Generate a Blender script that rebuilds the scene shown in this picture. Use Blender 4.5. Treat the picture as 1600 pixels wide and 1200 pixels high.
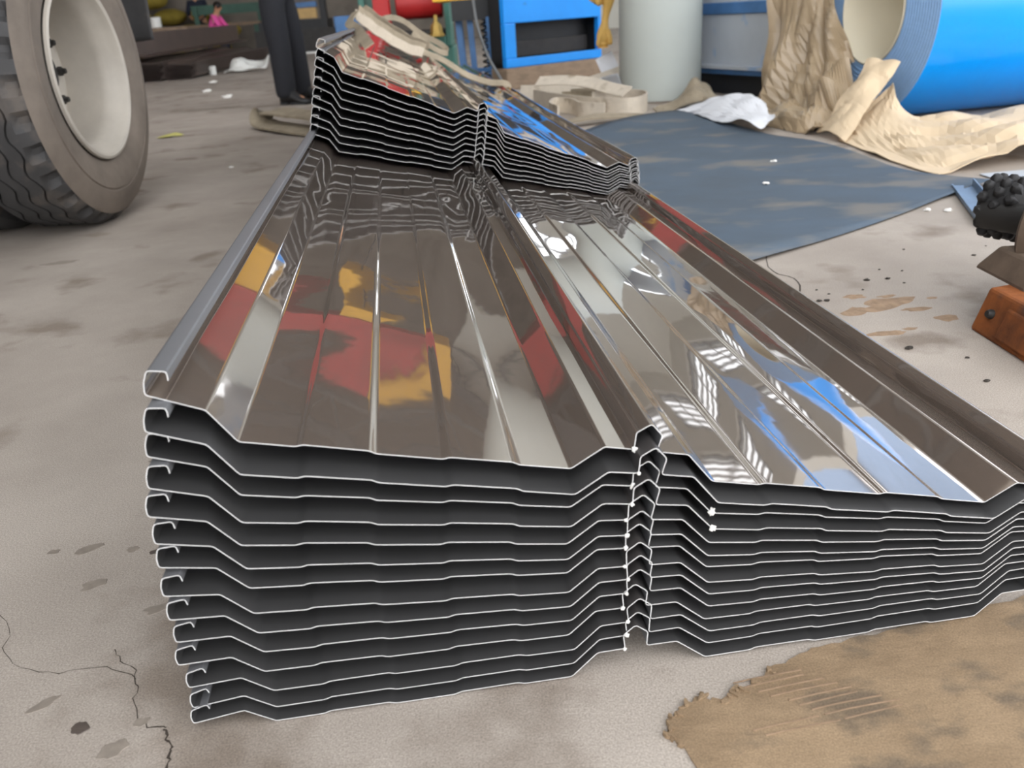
import bpy, bmesh, math, random
from mathutils import Vector, Matrix, Euler, noise

sc = bpy.context.scene
for o in list(bpy.data.objects):
    bpy.data.objects.remove(o)
C = sc.collection
R = math.radians

# ------------------------------------------------------------------ camera
cam_d = bpy.data.cameras.new('camera')
cam_d.sensor_width = 36.0
cam_d.lens = 1342.0 / 1600.0 * 36.0
cam_d.clip_start = 0.02
cam_d.clip_end = 300
cam = bpy.data.objects.new('camera', cam_d)
C.objects.link(cam)
cam.matrix_world = (Matrix.Translation((0, 0, 0.6)) @ Matrix.Rotation(math.pi / 2 - 0.4101, 4, 'X')
                    @ Matrix.Rotation(-0.067, 4, 'Z'))
sc.camera = cam
cam_d.dof.use_dof = True
cam_d.dof.focus_distance = 1.15
cam_d.dof.aperture_fstop = 7.0

# ------------------------------------------------------------------ sky and exposure
world = bpy.data.worlds.new('overcast_sky')
sc.world = world
world.use_nodes = True
bg = world.node_tree.nodes['Background']
bg.inputs['Color'].default_value = (0.96, 0.97, 1.0, 1)
bg.inputs['Strength'].default_value = 1.55
sc.view_settings.view_transform = 'Standard'
sc.view_settings.look = 'None'
sc.view_settings.exposure = 1.3
sc.view_settings.gamma = 1.0
sc.view_settings.use_curve_mapping = False
sc.cycles.use_denoising = True
sc.cycles.max_bounces = 10
sc.cycles.glossy_bounces = 6
sc.cycles.sample_clamp_indirect = 6.0
# ------------------------------------------------------------------ materials
MATS = {}
def mat(name, col, rough=0.6, metal=0.0, var=0.25, scale=6.0, col2=None, bump=0.0, bscale=40.0, spec=None,
        rust=None, rust_amt=0.6, rust_scale=8.0, stretch=(1, 1, 1), rvar=0.0, coat=0.0, detail=6.0, speck=0.0):
    m = bpy.data.materials.new(name)
    m.use_nodes = True
    nt = m.node_tree
    N, L = nt.nodes, nt.links
    b = N['Principled BSDF']
    tc = N.new('ShaderNodeTexCoord')
    mp = N.new('ShaderNodeMapping')
    mp.inputs['Scale'].default_value = stretch
    L.new(tc.outputs['Object'], mp.inputs['Vector'])
    nz = N.new('ShaderNodeTexNoise')
    nz.inputs['Scale'].default_value = scale
    nz.inputs['Detail'].default_value = detail
    nz.inputs['Roughness'].default_value = 0.62
    L.new(mp.outputs[0], nz.inputs['Vector'])
    rp = N.new('ShaderNodeValToRGB')
    c1 = [max(0, x * (1 - var)) for x in col]
    c2 = list(col2) if col2 else [min(1, x * (1 + var)) for x in col]
    rp.color_ramp.elements[0].position = 0.32
    rp.color_ramp.elements[1].position = 0.68
    rp.color_ramp.elements[0].color = (*c1, 1)
    rp.color_ramp.elements[1].color = (*c2, 1)
    L.new(nz.outputs['Fac'], rp.inputs['Fac'])
    out = rp.outputs['Color']
    if rust:
        n2 = N.new('ShaderNodeTexNoise')
        n2.inputs['Scale'].default_value = rust_scale
        n2.inputs['Detail'].default_value = 8
        L.new(mp.outputs[0], n2.inputs['Vector'])
        r2 = N.new('ShaderNodeValToRGB')
        r2.color_ramp.elements[0].position = rust_amt
        r2.color_ramp.elements[1].position = min(1, rust_amt + 0.12)
        L.new(n2.outputs['Fac'], r2.inputs['Fac'])
        mx = N.new('ShaderNodeMix')
        mx.data_type = 'RGBA'
        L.new(r2.outputs['Color'], mx.inputs[0])
        L.new(out, mx.inputs[6])
        mx.inputs[7].default_value = (*rust, 1)
        out = mx.outputs[2]
    if speck:
        n4 = N.new('ShaderNodeTexNoise')
        n4.inputs['Scale'].default_value = 520
        n4.inputs['Detail'].default_value = 3
        L.new(tc.outputs['Object'], n4.inputs['Vector'])
        mr = N.new('ShaderNodeMapRange')
        mr.inputs['From Min'].default_value = 0.3
        mr.inputs['From Max'].default_value = 0.7
        mr.inputs['To Min'].default_value = 1 - speck
        mr.inputs['To Max'].default_value = 1 + speck
        L.new(n4.outputs['Fac'], mr.inputs['Value'])
        vm = N.new('ShaderNodeVectorMath')
        vm.operation = 'SCALE'
        L.new(out, vm.inputs[0])
        L.new(mr.outputs[0], vm.inputs['Scale'])
        out = vm.outputs[0]
    L.new(out, b.inputs['Base Color'])
    b.inputs['Roughness'].default_value = rough
    b.inputs['Metallic'].default_value = metal
    if coat:
        b.inputs['Coat Weight'].default_value = coat
        b.inputs['Coat Roughness'].default_value = 0.05
    if spec is not None:
        b.inputs['Specular IOR Level'].default_value = spec
    if bump:
        n3 = N.new('ShaderNodeTexNoise')
        n3.inputs['Scale'].default_value = bscale
        n3.inputs['Detail'].default_value = 5
        L.new(mp.outputs[0], n3.inputs['Vector'])
        bp = N.new('ShaderNodeBump')
        bp.inputs['Strength'].default_value = 1.0
        bp.inputs['Distance'].default_value = bump
        L.new(n3.outputs['Fac'], bp.inputs['Height'])
        L.new(bp.outputs['Normal'], b.inputs['Normal'])
    MATS[name] = m
    return m

def srgb(r, g, b):
    return tuple((x / 255 / 12.92) if x / 255 < 0.04045 else ((x / 255 + 0.055) / 1.055) ** 2.4 for x in (r, g, b))

def film_material():
    """dark brown prepainted steel under a tight glossy clear film: mirror-like, slightly wavy"""
    m = bpy.data.materials.new('brown_glossy_film')
    m.use_nodes = True
    N, L = m.node_tree.nodes, m.node_tree.links
    b = N['Principled BSDF']
    b.inputs['Base Color'].default_value = (*FILM_COL, 1)
    b.inputs['Metallic'].default_value = 0.66
    b.inputs['Roughness'].default_value = 0.045
    b.inputs['Coat Weight'].default_value = 1.0
    b.inputs['Coat IOR'].default_value = 1.75
    b.inputs['Coat Roughness'].default_value = 0.03
    tc = N.new('ShaderNodeTexCoord')
    mp = N.new('ShaderNodeMapping')
    mp.inputs['Scale'].default_value = (1.0, 0.55, 1.0)
    L.new(tc.outputs['Object'], mp.inputs['Vector'])
    n1 = N.new('ShaderNodeTexNoise')
    n1.inputs['Scale'].default_value = 4.2
    n1.inputs['Detail'].default_value = 0.0
    n1.inputs['Distortion'].default_value = 0.6
    L.new(mp.outputs[0], n1.inputs['Vector'])
    b1 = N.new('ShaderNodeBump')
    b1.inputs['Distance'].default_value = 0.0085
    L.new(n1.outputs['Fac'], b1.inputs['Height'])
    n2 = N.new('ShaderNodeTexNoise')
    n2.inputs['Scale'].default_value = 45.0
    n2.inputs['Detail'].default_value = 1.0
    L.new(mp.outputs[0], n2.inputs['Vector'])
    b2 = N.new('ShaderNodeBump')
    b2.inputs['Distance'].default_value = 0.00008
    L.new(n2.outputs['Fac'], b2.inputs['Height'])
    L.new(b1.outputs['Normal'], b2.inputs['Normal'])
    L.new(b2.outputs['Normal'], b.inputs['Normal'])
    L.new(b2.outputs['Normal'], b.inputs['Coat Normal'])
    return m
FILM_COL = (0.30, 0.243, 0.203)
FILM = film_material()
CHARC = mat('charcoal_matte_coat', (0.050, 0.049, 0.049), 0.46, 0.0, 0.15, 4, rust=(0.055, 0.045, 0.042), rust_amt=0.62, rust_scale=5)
UNDER = mat('charcoal_back_coat', (0.15, 0.152, 0.158), 0.42, 0.1, 0.12, 3)
EDGE = mat('bare_cut_steel_edge', (0.80, 0.80, 0.79), 0.35, 0.0, 0.08, 60, rust=(0.25, 0.045, 0.02), rust_amt=0.72, rust_scale=22)
CONC = mat('concrete', srgb(161, 150, 139), 0.82, 0, 0.18, 1.6, col2=srgb(176, 166, 155), bump=0.0005, bscale=240, speck=0.26,
           rust=srgb(132, 120, 108), rust_amt=0.56, rust_scale=5.0, detail=12)
PATCH = mat('tan_mortar', srgb(136, 114, 88), 0.9, 0, 0.12, 9, col2=srgb(154, 131, 103), bump=0.0022, bscale=34, speck=0.22,
            rust=srgb(112, 97, 79), rust_amt=0.53, rust_scale=14, stretch=(1.0, 1.5, 1), detail=10)
CRACK = mat('dark_crack', srgb(62, 54, 46), 0.95, 0, 0.2, 60)
STAIN = mat('oil_stain', srgb(136, 126, 115), 0.7, 0, 0.15, 70)
WEBL = mat('pale_webbing', srgb(204, 193, 176), 0.85, 0, 0.08, 14, bump=0.002, bscale=90, rust=srgb(160, 146, 126), rust_amt=0.6, rust_scale=10)
STAIN2 = mat('dark_oil_stain', srgb(84, 74, 67), 0.55, 0, 0.2, 80)
MUD = mat('brown_mud', srgb(148, 124, 100), 0.95, 0, 0.25, 40, bump=0.003, bscale=80)
RUBBER = mat('dusty_black_rubber', srgb(62, 61, 61), 0.72, 0, 0.15, 9, rust=srgb(92, 85, 79), rust_amt=0.56, rust_scale=7, bump=0.001, bscale=120)
SIDEW = mat('grey_brown_sidewall', srgb(108, 98, 88), 0.78, 0, 0.18, 5, col2=srgb(124, 113, 102), bump=0.0006, bscale=60, detail=9)
RIMM = mat('cream_rim_paint', srgb(172, 165, 154), 0.55, 0, 0.12, 5, rust=srgb(120, 108, 92), rust_amt=0.66, rust_scale=9)
DARKST = mat('dark_steel', srgb(52, 50, 48), 0.55, 0.4, 0.2, 12)
TRUCKP = mat('dark_truck_paint', srgb(58, 55, 52), 0.5, 0, 0.15, 4)
WHITEW = mat('white_wall_plaster', srgb(212, 210, 200), 0.85, 0, 0.05, 1.2)
DARKW = mat('dim_brick_wall', srgb(120, 112, 102), 0.9, 0, 0.2, 2)
ROOF = mat('grey_roof_cladding', srgb(146, 136, 124), 0.7, 0.0, 0.1, 2)
STEELG = mat('grey_frame_steel', srgb(110, 112, 112), 0.6, 0.2, 0.1, 4)
BLUE = mat('blue_enamel', srgb(20, 142, 232), 0.38, 0, 0.08, 3, rust=srgb(40, 96, 140), rust_amt=0.66, rust_scale=6)
BLUED = mat('worn_blue_paint', srgb(70, 112, 160), 0.5, 0, 0.18, 6)
COILB = mat('bright_blue_coil_paint', srgb(0, 150, 246), 0.22, 0.0, 0.04, 1.5, spec=0.6)
COILF = mat('blue_coil_edge', srgb(150, 190, 236), 0.45, 0.0, 0.05, 30)
CREAM = mat('cream_back_coat', srgb(226, 218, 196), 0.5, 0, 0.04, 2)
MATB = mat('blue_grey_sheet', srgb(72, 84, 95), 0.7, 0.0, 0.10, 2.6, col2=srgb(74, 90, 106), rust=srgb(110, 108, 104), rust_amt=0.52, rust_scale=3.4, stretch=(0.8, 1.2, 1), detail=9)
KRAFT = mat('kraft_paper', srgb(214, 192, 160), 0.75, 0, 0.05, 6, bump=0.0015, bscale=14)
KRAFTD = mat('glossy_brown_kraft', srgb(170, 150, 122), 0.30, 0, 0.10, 7, bump=0.002, bscale=12)
KRAFTE = mat('kraft_torn_edge', srgb(176, 152, 120), 0.8, 0, 0.1, 10)
WEB = mat('beige_webbing', srgb(184, 172, 154), 0.85, 0, 0.1, 14, bump=0.002, bscale=90, rust=srgb(150, 136, 116), rust_amt=0.58, rust_scale=10)
WEBD = mat('dirty_webbing', srgb(150, 138, 118), 0.85, 0, 0.18, 14, bump=0.002, bscale=90)
PAPER = mat('white_paper', srgb(226, 228, 232), 0.8, 0, 0.03, 4)
GREYP = mat('pale_grey_sheet', srgb(186, 188, 190), 0.6, 0, 0.05, 4)
COLW = mat('pale_green_white_paint', srgb(204, 211, 205), 0.55, 0, 0.03, 2, rust=srgb(150, 158, 156), rust_amt=0.74, rust_scale=12)
WOOD = mat('rough_timber', srgb(138, 118, 98), 0.88, 0, 0.2, 8, rust=srgb(86, 62, 48), rust_amt=0.66, rust_scale=7, stretch=(1, 1, 3))
GREYPAN = mat('scuffed_grey_panel', srgb(178, 183, 188), 0.5, 0.0, 0.06, 3, rust=srgb(110, 156, 204), rust_amt=0.62, rust_scale=5)
BLACK = mat('black_paint', srgb(30, 31, 33), 0.55, 0, 0.2, 8)
RUST = mat('rusty_cast_iron', srgb(116, 66, 34), 0.85, 0.1, 0.35, 14, col2=srgb(158, 90, 40), rust=srgb(78, 66, 60), rust_amt=0.54, rust_scale=9, bump=0.002, bscale=60)
RUSTD = mat('dusty_iron', srgb(104, 88, 74), 0.85, 0.1, 0.2, 18, bump=0.001, bscale=70)
BLKR = mat('black_rubber_coupling', srgb(34, 33, 33), 0.6, 0, 0.2, 25, bump=0.001, bscale=70)
YEL = mat('yellow_paint', srgb(222, 168, 30), 0.5, 0, 0.1, 5)
REDP = mat('red_paint', srgb(176, 34, 34), 0.5, 0, 0.12, 4)
TEAL = mat('teal_machine_paint', srgb(64, 112, 100), 0.55, 0, 0.15, 5)
BRASS = mat('brass_fitting', srgb(190, 158, 84), 0.4, 0.5, 0.15, 15)
GREEN = mat('green_bench_paint', srgb(58, 92, 78), 0.6, 0, 0.15, 6)
SACK = mat('yellow_sack', srgb(140, 122, 44), 0.85, 0, 0.2, 7)
LEATHER = mat('yellow_leather', srgb(214, 172, 92), 0.65, 0, 0.14, 9, bump=0.004, bscale=16)
PINK = mat('pink_cloth', srgb(236, 90, 168), 0.8, 0, 0.06, 10)
NAVY = mat('navy_cloth', srgb(30, 36, 52), 0.85, 0, 0.12, 10)
TROUS = mat('dark_navy_trousers', srgb(21, 22, 28), 0.85, 0, 0.12, 12)
SKIN = mat('skin', srgb(196, 146, 112), 0.55, 0, 0.06, 8)
HAIR = mat('black_hair', srgb(22, 18, 16), 0.5, 0, 0.15, 30)
SHOE = mat('black_leather', srgb(22, 21, 22), 0.4, 0, 0.15, 20)
PLAST = mat('white_plastic', srgb(232, 232, 226), 0.45, 0, 0.03, 5)
TANP = mat('tan_panel', srgb(190, 158, 104), 0.7, 0, 0.15, 6)
BROWNS = mat('dull_brown_steel', srgb(92, 78, 72), 0.32, 0.3, 0.12, 4)
LEAF = mat('yellow_leaf', srgb(196, 190, 110), 0.7, 0, 0.1, 30)
CHIP = mat('white_paint_chip', srgb(228, 226, 220), 0.8, 0, 0.05, 30)
DEB = mat('dark_debris', srgb(58, 52, 46), 0.9, 0, 0.2, 30)
def glass_material():
    m = bpy.data.materials.new('window_glass')
    m.use_nodes = True
    N, L = m.node_tree.nodes, m.node_tree.links
    N.remove(N['Principled BSDF'])
    t = N.new('ShaderNodeBsdfTransparent')
    t.inputs['Color'].default_value = (0.92, 0.94, 0.95, 1)
    g = N.new('ShaderNodeBsdfGlossy')
    g.inputs['Roughness'].default_value = 0.03
    mx = N.new('ShaderNodeMixShader')
    mx.inputs[0].default_value = 0.06
    L.new(t.outputs[0], mx.inputs[1])
    L.new(g.outputs[0], mx.inputs[2])
    L.new(mx.outputs[0], N['Material Output'].inputs['Surface'])
    return m
GLASS = glass_material()

# ------------------------------------------------------------------ mesh helpers (authored in world coordinates)
class MB:
    def __init__(s):
        s.v, s.f, s.mi = [], [], []
    def add(s, verts, faces, mi=0):
        n = len(s.v)
        s.v += [Vector(p) for p in verts]
        s.f += [tuple(i + n for i in f) for f in faces]
        s.mi += [mi] * len(faces)
        return s
    def box(s, lo, hi, rz=0.0, pivot=None, mi=0, taper=0.0):
        x0, y0, z0 = lo
        x1, y1, z1 = hi
        t = taper
        P = [(x0, y0, z0), (x1, y0, z0), (x1, y1, z0), (x0, y1, z0),
             (x0 + t, y0 + t, z1), (x1 - t, y0 + t, z1), (x1 - t, y1 - t, z1), (x0 + t, y1 - t, z1)]
        if rz:
            pv = Vector(pivot) if pivot else Vector(((x0 + x1) / 2, (y0 + y1) / 2, 0))
            M = Matrix.Rotation(rz, 3, 'Z')
            P = [M @ (Vector(p) - pv) + pv for p in P]
        return s.add(P, [(0, 3, 2, 1), (4, 5, 6, 7), (0, 1, 5, 4), (1, 2, 6, 5), (2, 3, 7, 6), (3, 0, 4, 7)], mi)
    def bar(s, a, b, w, h, up=(0, 0, 1), mi=0):
        a, b = Vector(a), Vector(b)
        d = (b - a).normalized()
        x = d.cross(Vector(up))
        if x.length < 1e-4:
            x = Vector((1, 0, 0))
        x.normalize()
        y = x.cross(d).normalized()
        P = []
        for q in (a, b):
            P += [q + x * sx * w / 2 + y * sy * h / 2 for sx, sy in ((-1, -1), (1, -1), (1, 1), (-1, 1))]
        return s.add(P, [(0, 1, 2, 3), (7, 6, 5, 4), (0, 4, 5, 1), (1, 5, 6, 2), (2, 6, 7, 3), (3, 7, 4, 0)], mi)
    def tube(s, pts, r, n=10, mi=0, cap=True):
        pts = [Vector(p) for p in pts]
        rr = r if isinstance(r, (list, tuple)) else [r] * len(pts)
        base = len(s.v)
        prev = None
        for i, p in enumerate(pts):
            d = (pts[min(i + 1, len(pts) - 1)] - pts[max(i - 1, 0)]).normalized()
            if prev is None:
                x = d.orthogonal().normalized()
            else:
                x = (prev - d * prev.dot(d)).normalized()
            prev = x
            y = d.cross(x)
            for k in range(n):
                a = 2 * math.pi * k / n
                s.v.append(p + (x * math.cos(a) + y * math.sin(a)) * rr[i])
        F = []
        for i in range(len(pts) - 1):
            for k in range(n):
                a, b = base + i * n + k, base + i * n + (k + 1) % n
                F.append((a, b, b + n, a + n))
        if cap:
            F.append(tuple(base + k for k in reversed(range(n))))
            F.append(tuple(base + (len(pts) - 1) * n + k for k in range(n)))
        s.f += F
        s.mi += [mi] * len(F)
        return s
    def lathe(s, prof, org, axis, n=48, mi=0, close=False):
        """prof: list of (radius, along-axis)"""
        org, ax = Vector(org), Vector(axis).normalized()
        x = Vector((0, 0, 1)) if abs(ax.z) < 0.9 else Vector((1, 0, 0))
        x = (x - ax * x.dot(ax)).normalized()
        y = ax.cross(x)
        base = len(s.v)
        m = len(prof)
        for k in range(n):
            a = 2 * math.pi * k / n
            rad = x * math.cos(a) + y * math.sin(a)
            for r, h in prof:
                s.v.append(org + rad * r + ax * h)
        F = []
        for k in range(n):
            k2 = (k + 1) % n
            for j in range(m - 1 if not close else m):
                j2 = (j + 1) % m
                F.append((base + k * m + j, base + k2 * m + j, base + k2 * m + j2, base + k * m + j2))
        s.f += F
        s.mi += [mi] * len(F)
        return s
    def ribbon(s, pts, width, thick, ups, mi=0):
        pts = [Vector(p) for p in pts]
        n = len(pts)
        if not isinstance(ups, list):
            ups = [ups] * n
        base = len(s.v)
        for i, p in enumerate(pts):
            d = (pts[min(i + 1, n - 1)] - pts[max(i - 1, 0)]).normalized()
            w = Vector(ups[i])
            w = (w - d * w.dot(d)).normalized()
            t = d.cross(w).normalized()
            s.v += [p - w * width / 2 - t * thick / 2, p + w * width / 2 - t * thick / 2,
                    p + w * width / 2 + t * thick / 2, p - w * width / 2 + t * thick / 2]
        F = []
        for i in range(n - 1):
            for k in range(4):
                a, b = base + i * 4 + k, base + i * 4 + (k + 1) % 4
                F.append((a, b, b + 4, a + 4))
        F += [(base + 3, base + 2, base + 1, base), tuple(base + (n - 1) * 4 + k for k in range(4))]
        s.f += F
        s.mi += [mi] * len(F)
        return s
    def ball(s, c, r, nu=12, nv=8, mi=0, amp=0.0, seed=0, fs=6.0):
        c = Vector(c)
        r = r if isinstance(r, (tuple, list)) else (r, r, r)
        base = len(s.v)
        s.v.append(c + Vector((0, 0, -r[2])))
        for j in range(1, nv):
            t = math.pi * j / nv
            for i in range(nu):
                a = 2 * math.pi * i / nu
                d = Vector((math.sin(t) * math.cos(a), math.sin(t) * math.sin(a), -math.cos(t)))
                k = 1 + amp * noise.noise(d * fs * 0.3 + Vector((seed * 3.1, seed, 0)))
                s.v.append(c + Vector((d.x * r[0], d.y * r[1], d.z * r[2])) * k)
        s.v.append(c + Vector((0, 0, r[2])))
        top = len(s.v) - 1
        F = []
        for i in range(nu):
            i2 = (i + 1) % nu
            F.append((base, base + 1 + i2, base + 1 + i))
            F.append((top, top - nu + i, top - nu + i2))
        for j in range(nv - 2):
            for i in range(nu):
                i2 = (i + 1) % nu
                a = base + 1 + j * nu
                F.append((a + i, a + i2, a + nu + i2, a + nu + i))
        s.f += F
        s.mi += [mi] * len(F)
        return s
    def blob(s, c, rx, ry, rz=0.0, z0=0.0, h=0.0006, n=18, seed=1, rough=0.3, mi=0):
        """thin irregular disc lying on a surface"""
        c = Vector((c[0], c[1], z0))
        ring = []
        for k in range(n):
            a = 2 * math.pi * k / n
            q = 1 + rough * noise.noise(Vector((math.cos(a) * 1.4 + seed * 7.3, math.sin(a) * 1.4, seed)))
            x, y = math.cos(a) * rx * q, math.sin(a) * ry * q
            ring.append(Vector((x * math.cos(rz) - y * math.sin(rz), x * math.sin(rz) + y * math.cos(rz), 0)))
        P = [c + p for p in ring] + [c + p * 0.93 + Vector((0, 0, h)) for p in ring]
        F = [(k, (k + 1) % n, n + (k + 1) % n, n + k) for k in range(n)] + [tuple(range(n, 2 * n))]
        return s.add(P, F, mi)

def wloc(o):
    p = Vector((0, 0, 0))
    while o is not None:
        p += o.location
        o = o.parent
    return p

def obj(name, mb, mats, parent=None, smooth=None, bevel=0.0, solid=0.0, sub=0):
    me = bpy.data.meshes.new(name)
    if not isinstance(mats, (list, tuple)):
        mats = [mats]
    if parent is not None:
        org = wloc(parent)
        loc = Vector((0, 0, 0))
    else:
        xs, ys, zs = zip(*[tuple(v) for v in mb.v])
        org = Vector(((min(xs) + max(xs)) / 2, (min(ys) + max(ys)) / 2, min(zs)))
        loc = org
    me.from_pydata([tuple(v - org) for v in mb.v], [], mb.f)
    for m in mats:
        me.materials.append(m)
    me.polygons.foreach_set('material_index', mb.mi)
    if smooth is not None:
        me.polygons.foreach_set('use_smooth', [True] * len(me.polygons))
        me.set_sharp_from_angle(angle=R(smooth))
    me.update()
    o = bpy.data.objects.new(name, me)
    o.location = loc
    C.objects.link(o)
    if parent is not None:
        o.parent = parent
    if sub:
        md = o.modifiers.new('sub', 'SUBSURF')
        md.levels = md.render_levels = sub
    if solid:
        md = o.modifiers.new('solid', 'SOLIDIFY')
        md.thickness = solid
        md.offset = 0
    if bevel:
        md = o.modifiers.new('bevel', 'BEVEL')
        md.width = bevel
        md.segments = 2
        md.limit_method = 'ANGLE'
        md.angle_limit = R(40)
    return o

def tag(o, label, cat, group=None, kind=None):
    o['label'] = label
    if cat:
        o['category'] = cat
    if group:
        o['group'] = group
    if kind:
        o['kind'] = kind
    return o

def thing(name, label, cat, loc=(0, 0, 0), group=None):
    o = bpy.data.objects.new(name, None)
    o.empty_display_size = 0.1
    o.location = loc
    C.objects.link(o)
    return tag(o, label, cat, group)

def struct(name, mb, m, parent=None, **kw):
    o = obj(name, mb, m, parent, **kw)
    if parent is None:
        o['kind'] = 'structure'
    return o

def spline(pts, n=8, closed=False):
    pts = [Vector(p) for p in pts]
    m = len(pts)
    out = []
    rng = range(m) if closed else range(m - 1)
    for i in rng:
        if closed:
            p0, p1, p2, p3 = pts[(i - 1) % m], pts[i], pts[(i + 1) % m], pts[(i + 2) % m]
        else:
            p0, p1, p2, p3 = pts[max(i - 1, 0)], pts[i], pts[i + 1], pts[min(i + 2, m - 1)]
        for k in range(n):
            t = k / n
            out.append(0.5 * ((2 * p1) + (p2 - p0) * t + (2 * p0 - 5 * p1 + 4 * p2 - p3) * t * t
                              + (3 * p1 - p0 - 3 * p2 + p3) * t ** 3))
    if not closed:
        out.append(pts[-1])
    return out

def net(rows, nu, nv, amp=0.0, fs=6.0, seed=0, ridge=True, zmin=None, zs=1.0):
    """crumpled sheet through a net of control points; returns MB"""
    rr = [spline(r, 6) for r in rows]
    cols = [spline([r[j] for r in rr], 6) for j in range(len(rr[0]))]
    W, Hh = len(cols) - 1, len(cols[0]) - 1
    mb = MB()
    P = {}
    for i in range(nu + 1):
        for j in range(nv + 1):
            a, b = i / nu * W, j / nv * Hh
            i0, j0 = min(int(a), W - 1), min(int(b), Hh - 1)
            fa, fb = a - i0, b - j0
            p = (cols[i0][j0] * (1 - fa) * (1 - fb) + cols[i0 + 1][j0] * fa * (1 - fb)
                 + cols[i0][j0 + 1] * (1 - fa) * fb + cols[i0 + 1][j0 + 1] * fa * fb)
            P[i, j] = p
    vs = []
    for i in range(nu + 1):
        for j in range(nv + 1):
            p = P[i, j]
            du = P[min(i + 1, nu), j] - P[max(i - 1, 0), j]
            dv = P[i, min(j + 1, nv)] - P[i, max(j - 1, 0)]
            nrm = du.cross(dv)
            nrm = nrm.normalized() if nrm.length > 1e-9 else Vector((0, 0, 1))
            q = Vector((p.x, p.y, p.z * zs)) * fs + Vector((seed * 5.7, seed * 1.3, 0))
            d = (0.5 - abs(noise.noise(q))) * 2 - 0.5 if ridge else noise.noise(q)
            d += 0.4 * (0.5 - abs(noise.noise(q * 2.3)))
            v = p + nrm * d * amp
            if zmin is not None:
                v.z = max(v.z, zmin)
            vs.append(v)
    F = []
    for i in range(nu):
        for j in range(nv):
            a = i * (nv + 1) + j
            F.append((a, a + nv + 1, a + nv + 2, a + 1))
    return mb.add(vs, F)

# ------------------------------------------------------------------ the setting
fl = struct('floor', MB().box((-30, -25, -0.3), (30, 45, 0.0)), CONC)
# cracks and stains of the slab
def crack(pts, w):
    random.seed(int(abs(pts[0][0]) * 1000))
    q = spline([(x, y, 0.0004) for x, y in pts], 5)
    q = [p + Vector((random.uniform(-1, 1) * 0.003, random.uniform(-1, 1) * 0.003, 0)) for p in q]
    mb = MB()
    vs = []
    for i, p in enumerate(q):
        d = (q[min(i + 1, len(q) - 1)] - q[max(i - 1, 0)]).normalized()
        n = Vector((-d.y, d.x, 0)) * w * random.uniform(0.25, 1.0) * 0.5
        vs += [p - n, p + n]
    mb.add(vs, [(2 * i, 2 * i + 1, 2 * i + 3, 2 * i + 2) for i in range(len(q) - 1)])
    obj('crack', mb, CRACK, fl)
crack([(-0.349, 0.621), (-0.338, 0.607), (-0.333, 0.592), (-0.331, 0.575), (-0.326, 0.55)], 0.0032)
crack([(-0.442, 0.741), (-0.427, 0.719), (-0.405, 0.700), (-0.392, 0.665), (-0.376, 0.631), (-0.349, 0.621)], 0.0016)
crack([(-0.66, 0.86), (-0.59, 0.80), (-0.555, 0.735), (-0.50, 0.71), (-0.442, 0.715), (-0.401, 0.693)], 0.0011)
crack([(0.75, 2.35), (0.63, 1.98), (0.66, 1.85), (0.60, 1.7)], 0.004)
for k, (x, y, rx, ry, a, mm) in enumerate([(-0.556, 0.942, .016, .008, .5, STAIN), (-0.497, 0.934, .009, .006, .2, STAIN),
        (-0.462, 0.926, .008, .006, .4, STAIN2), (-0.515, 0.862, .016, .010, .6, STAIN), (-0.418, 0.808, .016, .009, .4, STAIN),
        (-0.432, 0.63, .009, .008, .8, STAIN2), (-0.388, 0.601, .013, .010, .7, STAIN), (-0.374, 0.632, .008, .006, .3, STAIN),
        (-0.482, 0.666, .016, .006, .8, STAIN), (-0.60, 0.94, .008, .006, .1, STAIN), (-0.54, 1.18, .02, .012, .4, STAIN),
        (0.776, 1.66, .07, .03, .3, MUD), (0.70, 1.63, .03, .02, .6, MUD), (0.82, 1.62, .03, .012, .1, MUD), (0.71, 1.50, .04, .012, .1, MUD), (0.76, 1.515, .015, .006, .1, MUD), (0.85, 1.56, .02, .02, .1, MUD), (0.735, 1.72, .02, .014, .2, MUD), (0.80, 1.71, .02, .008, .2, MUD), (0.88, 1.68, .012, .006, .2, MUD),
        (-1.9, 4.6, .10, .05, .4, STAIN), (-1.3, 2.5, .05, .02, .3, STAIN), (-2.3, 7.5, .3, .12, .3, STAIN)]):
    obj('stain', MB().blob((x, y), rx, ry, a, 0.0, 0.0005, 20, k + 1, 0.6), mm, fl)
# worn tan mortar layer in the near right corner
random.seed(3)
edge = [(0.128, 0.44), (0.133, 0.536), (0.118, 0.575), (0.122, 0.591), (0.136, 0.602), (0.155, 0.617), (0.168, 0.612),
        (0.20, 0.626), (0.245, 0.652), (0.288, 0.672), (0.36, 0.688), (0.43, 0.706), (0.55, 0.735), (0.70, 0.79), (0.85, 0.86), (1.0, 0.84)]
ol = [p + Vector((random.uniform(-1, 1) * .003, random.uniform(-1, 1) * .003, 0)) for p in spline([(x, y, 0.0018) for x, y in edge], 6)]
ol += [Vector((1.2, 0.7, .0018)), Vector((1.2, 0.2, .0018)), Vector((0.12, 0.2, .0018))]
pm = MB()
n = len(ol)
pm.add(ol + [Vector((p.x, p.y, 0)) for p in ol], [tuple(reversed(range(n)))] + [(k, (k + 1) % n, n + (k + 1) % n, n + k) for k in range(n)])
obj('mortar_patch', pm, PATCH, fl)
rm = MB()
for k in range(34):
    t = random.random() ** 1.3
    i = int(t * 50)
    p = ol[i]
    rm.blob((p.x + random.uniform(-.002, .004), p.y + random.uniform(-.004, .002)), random.uniform(.002, .006), random.uniform(.0015, .003),
            random.uniform(0, 3), 0.0005, random.uniform(.002, .0045), 7, k, 0.6)
ro = obj('crumbled_mortar', rm, PATCH, fl)
ro['kind'] = 'stuff'
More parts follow.
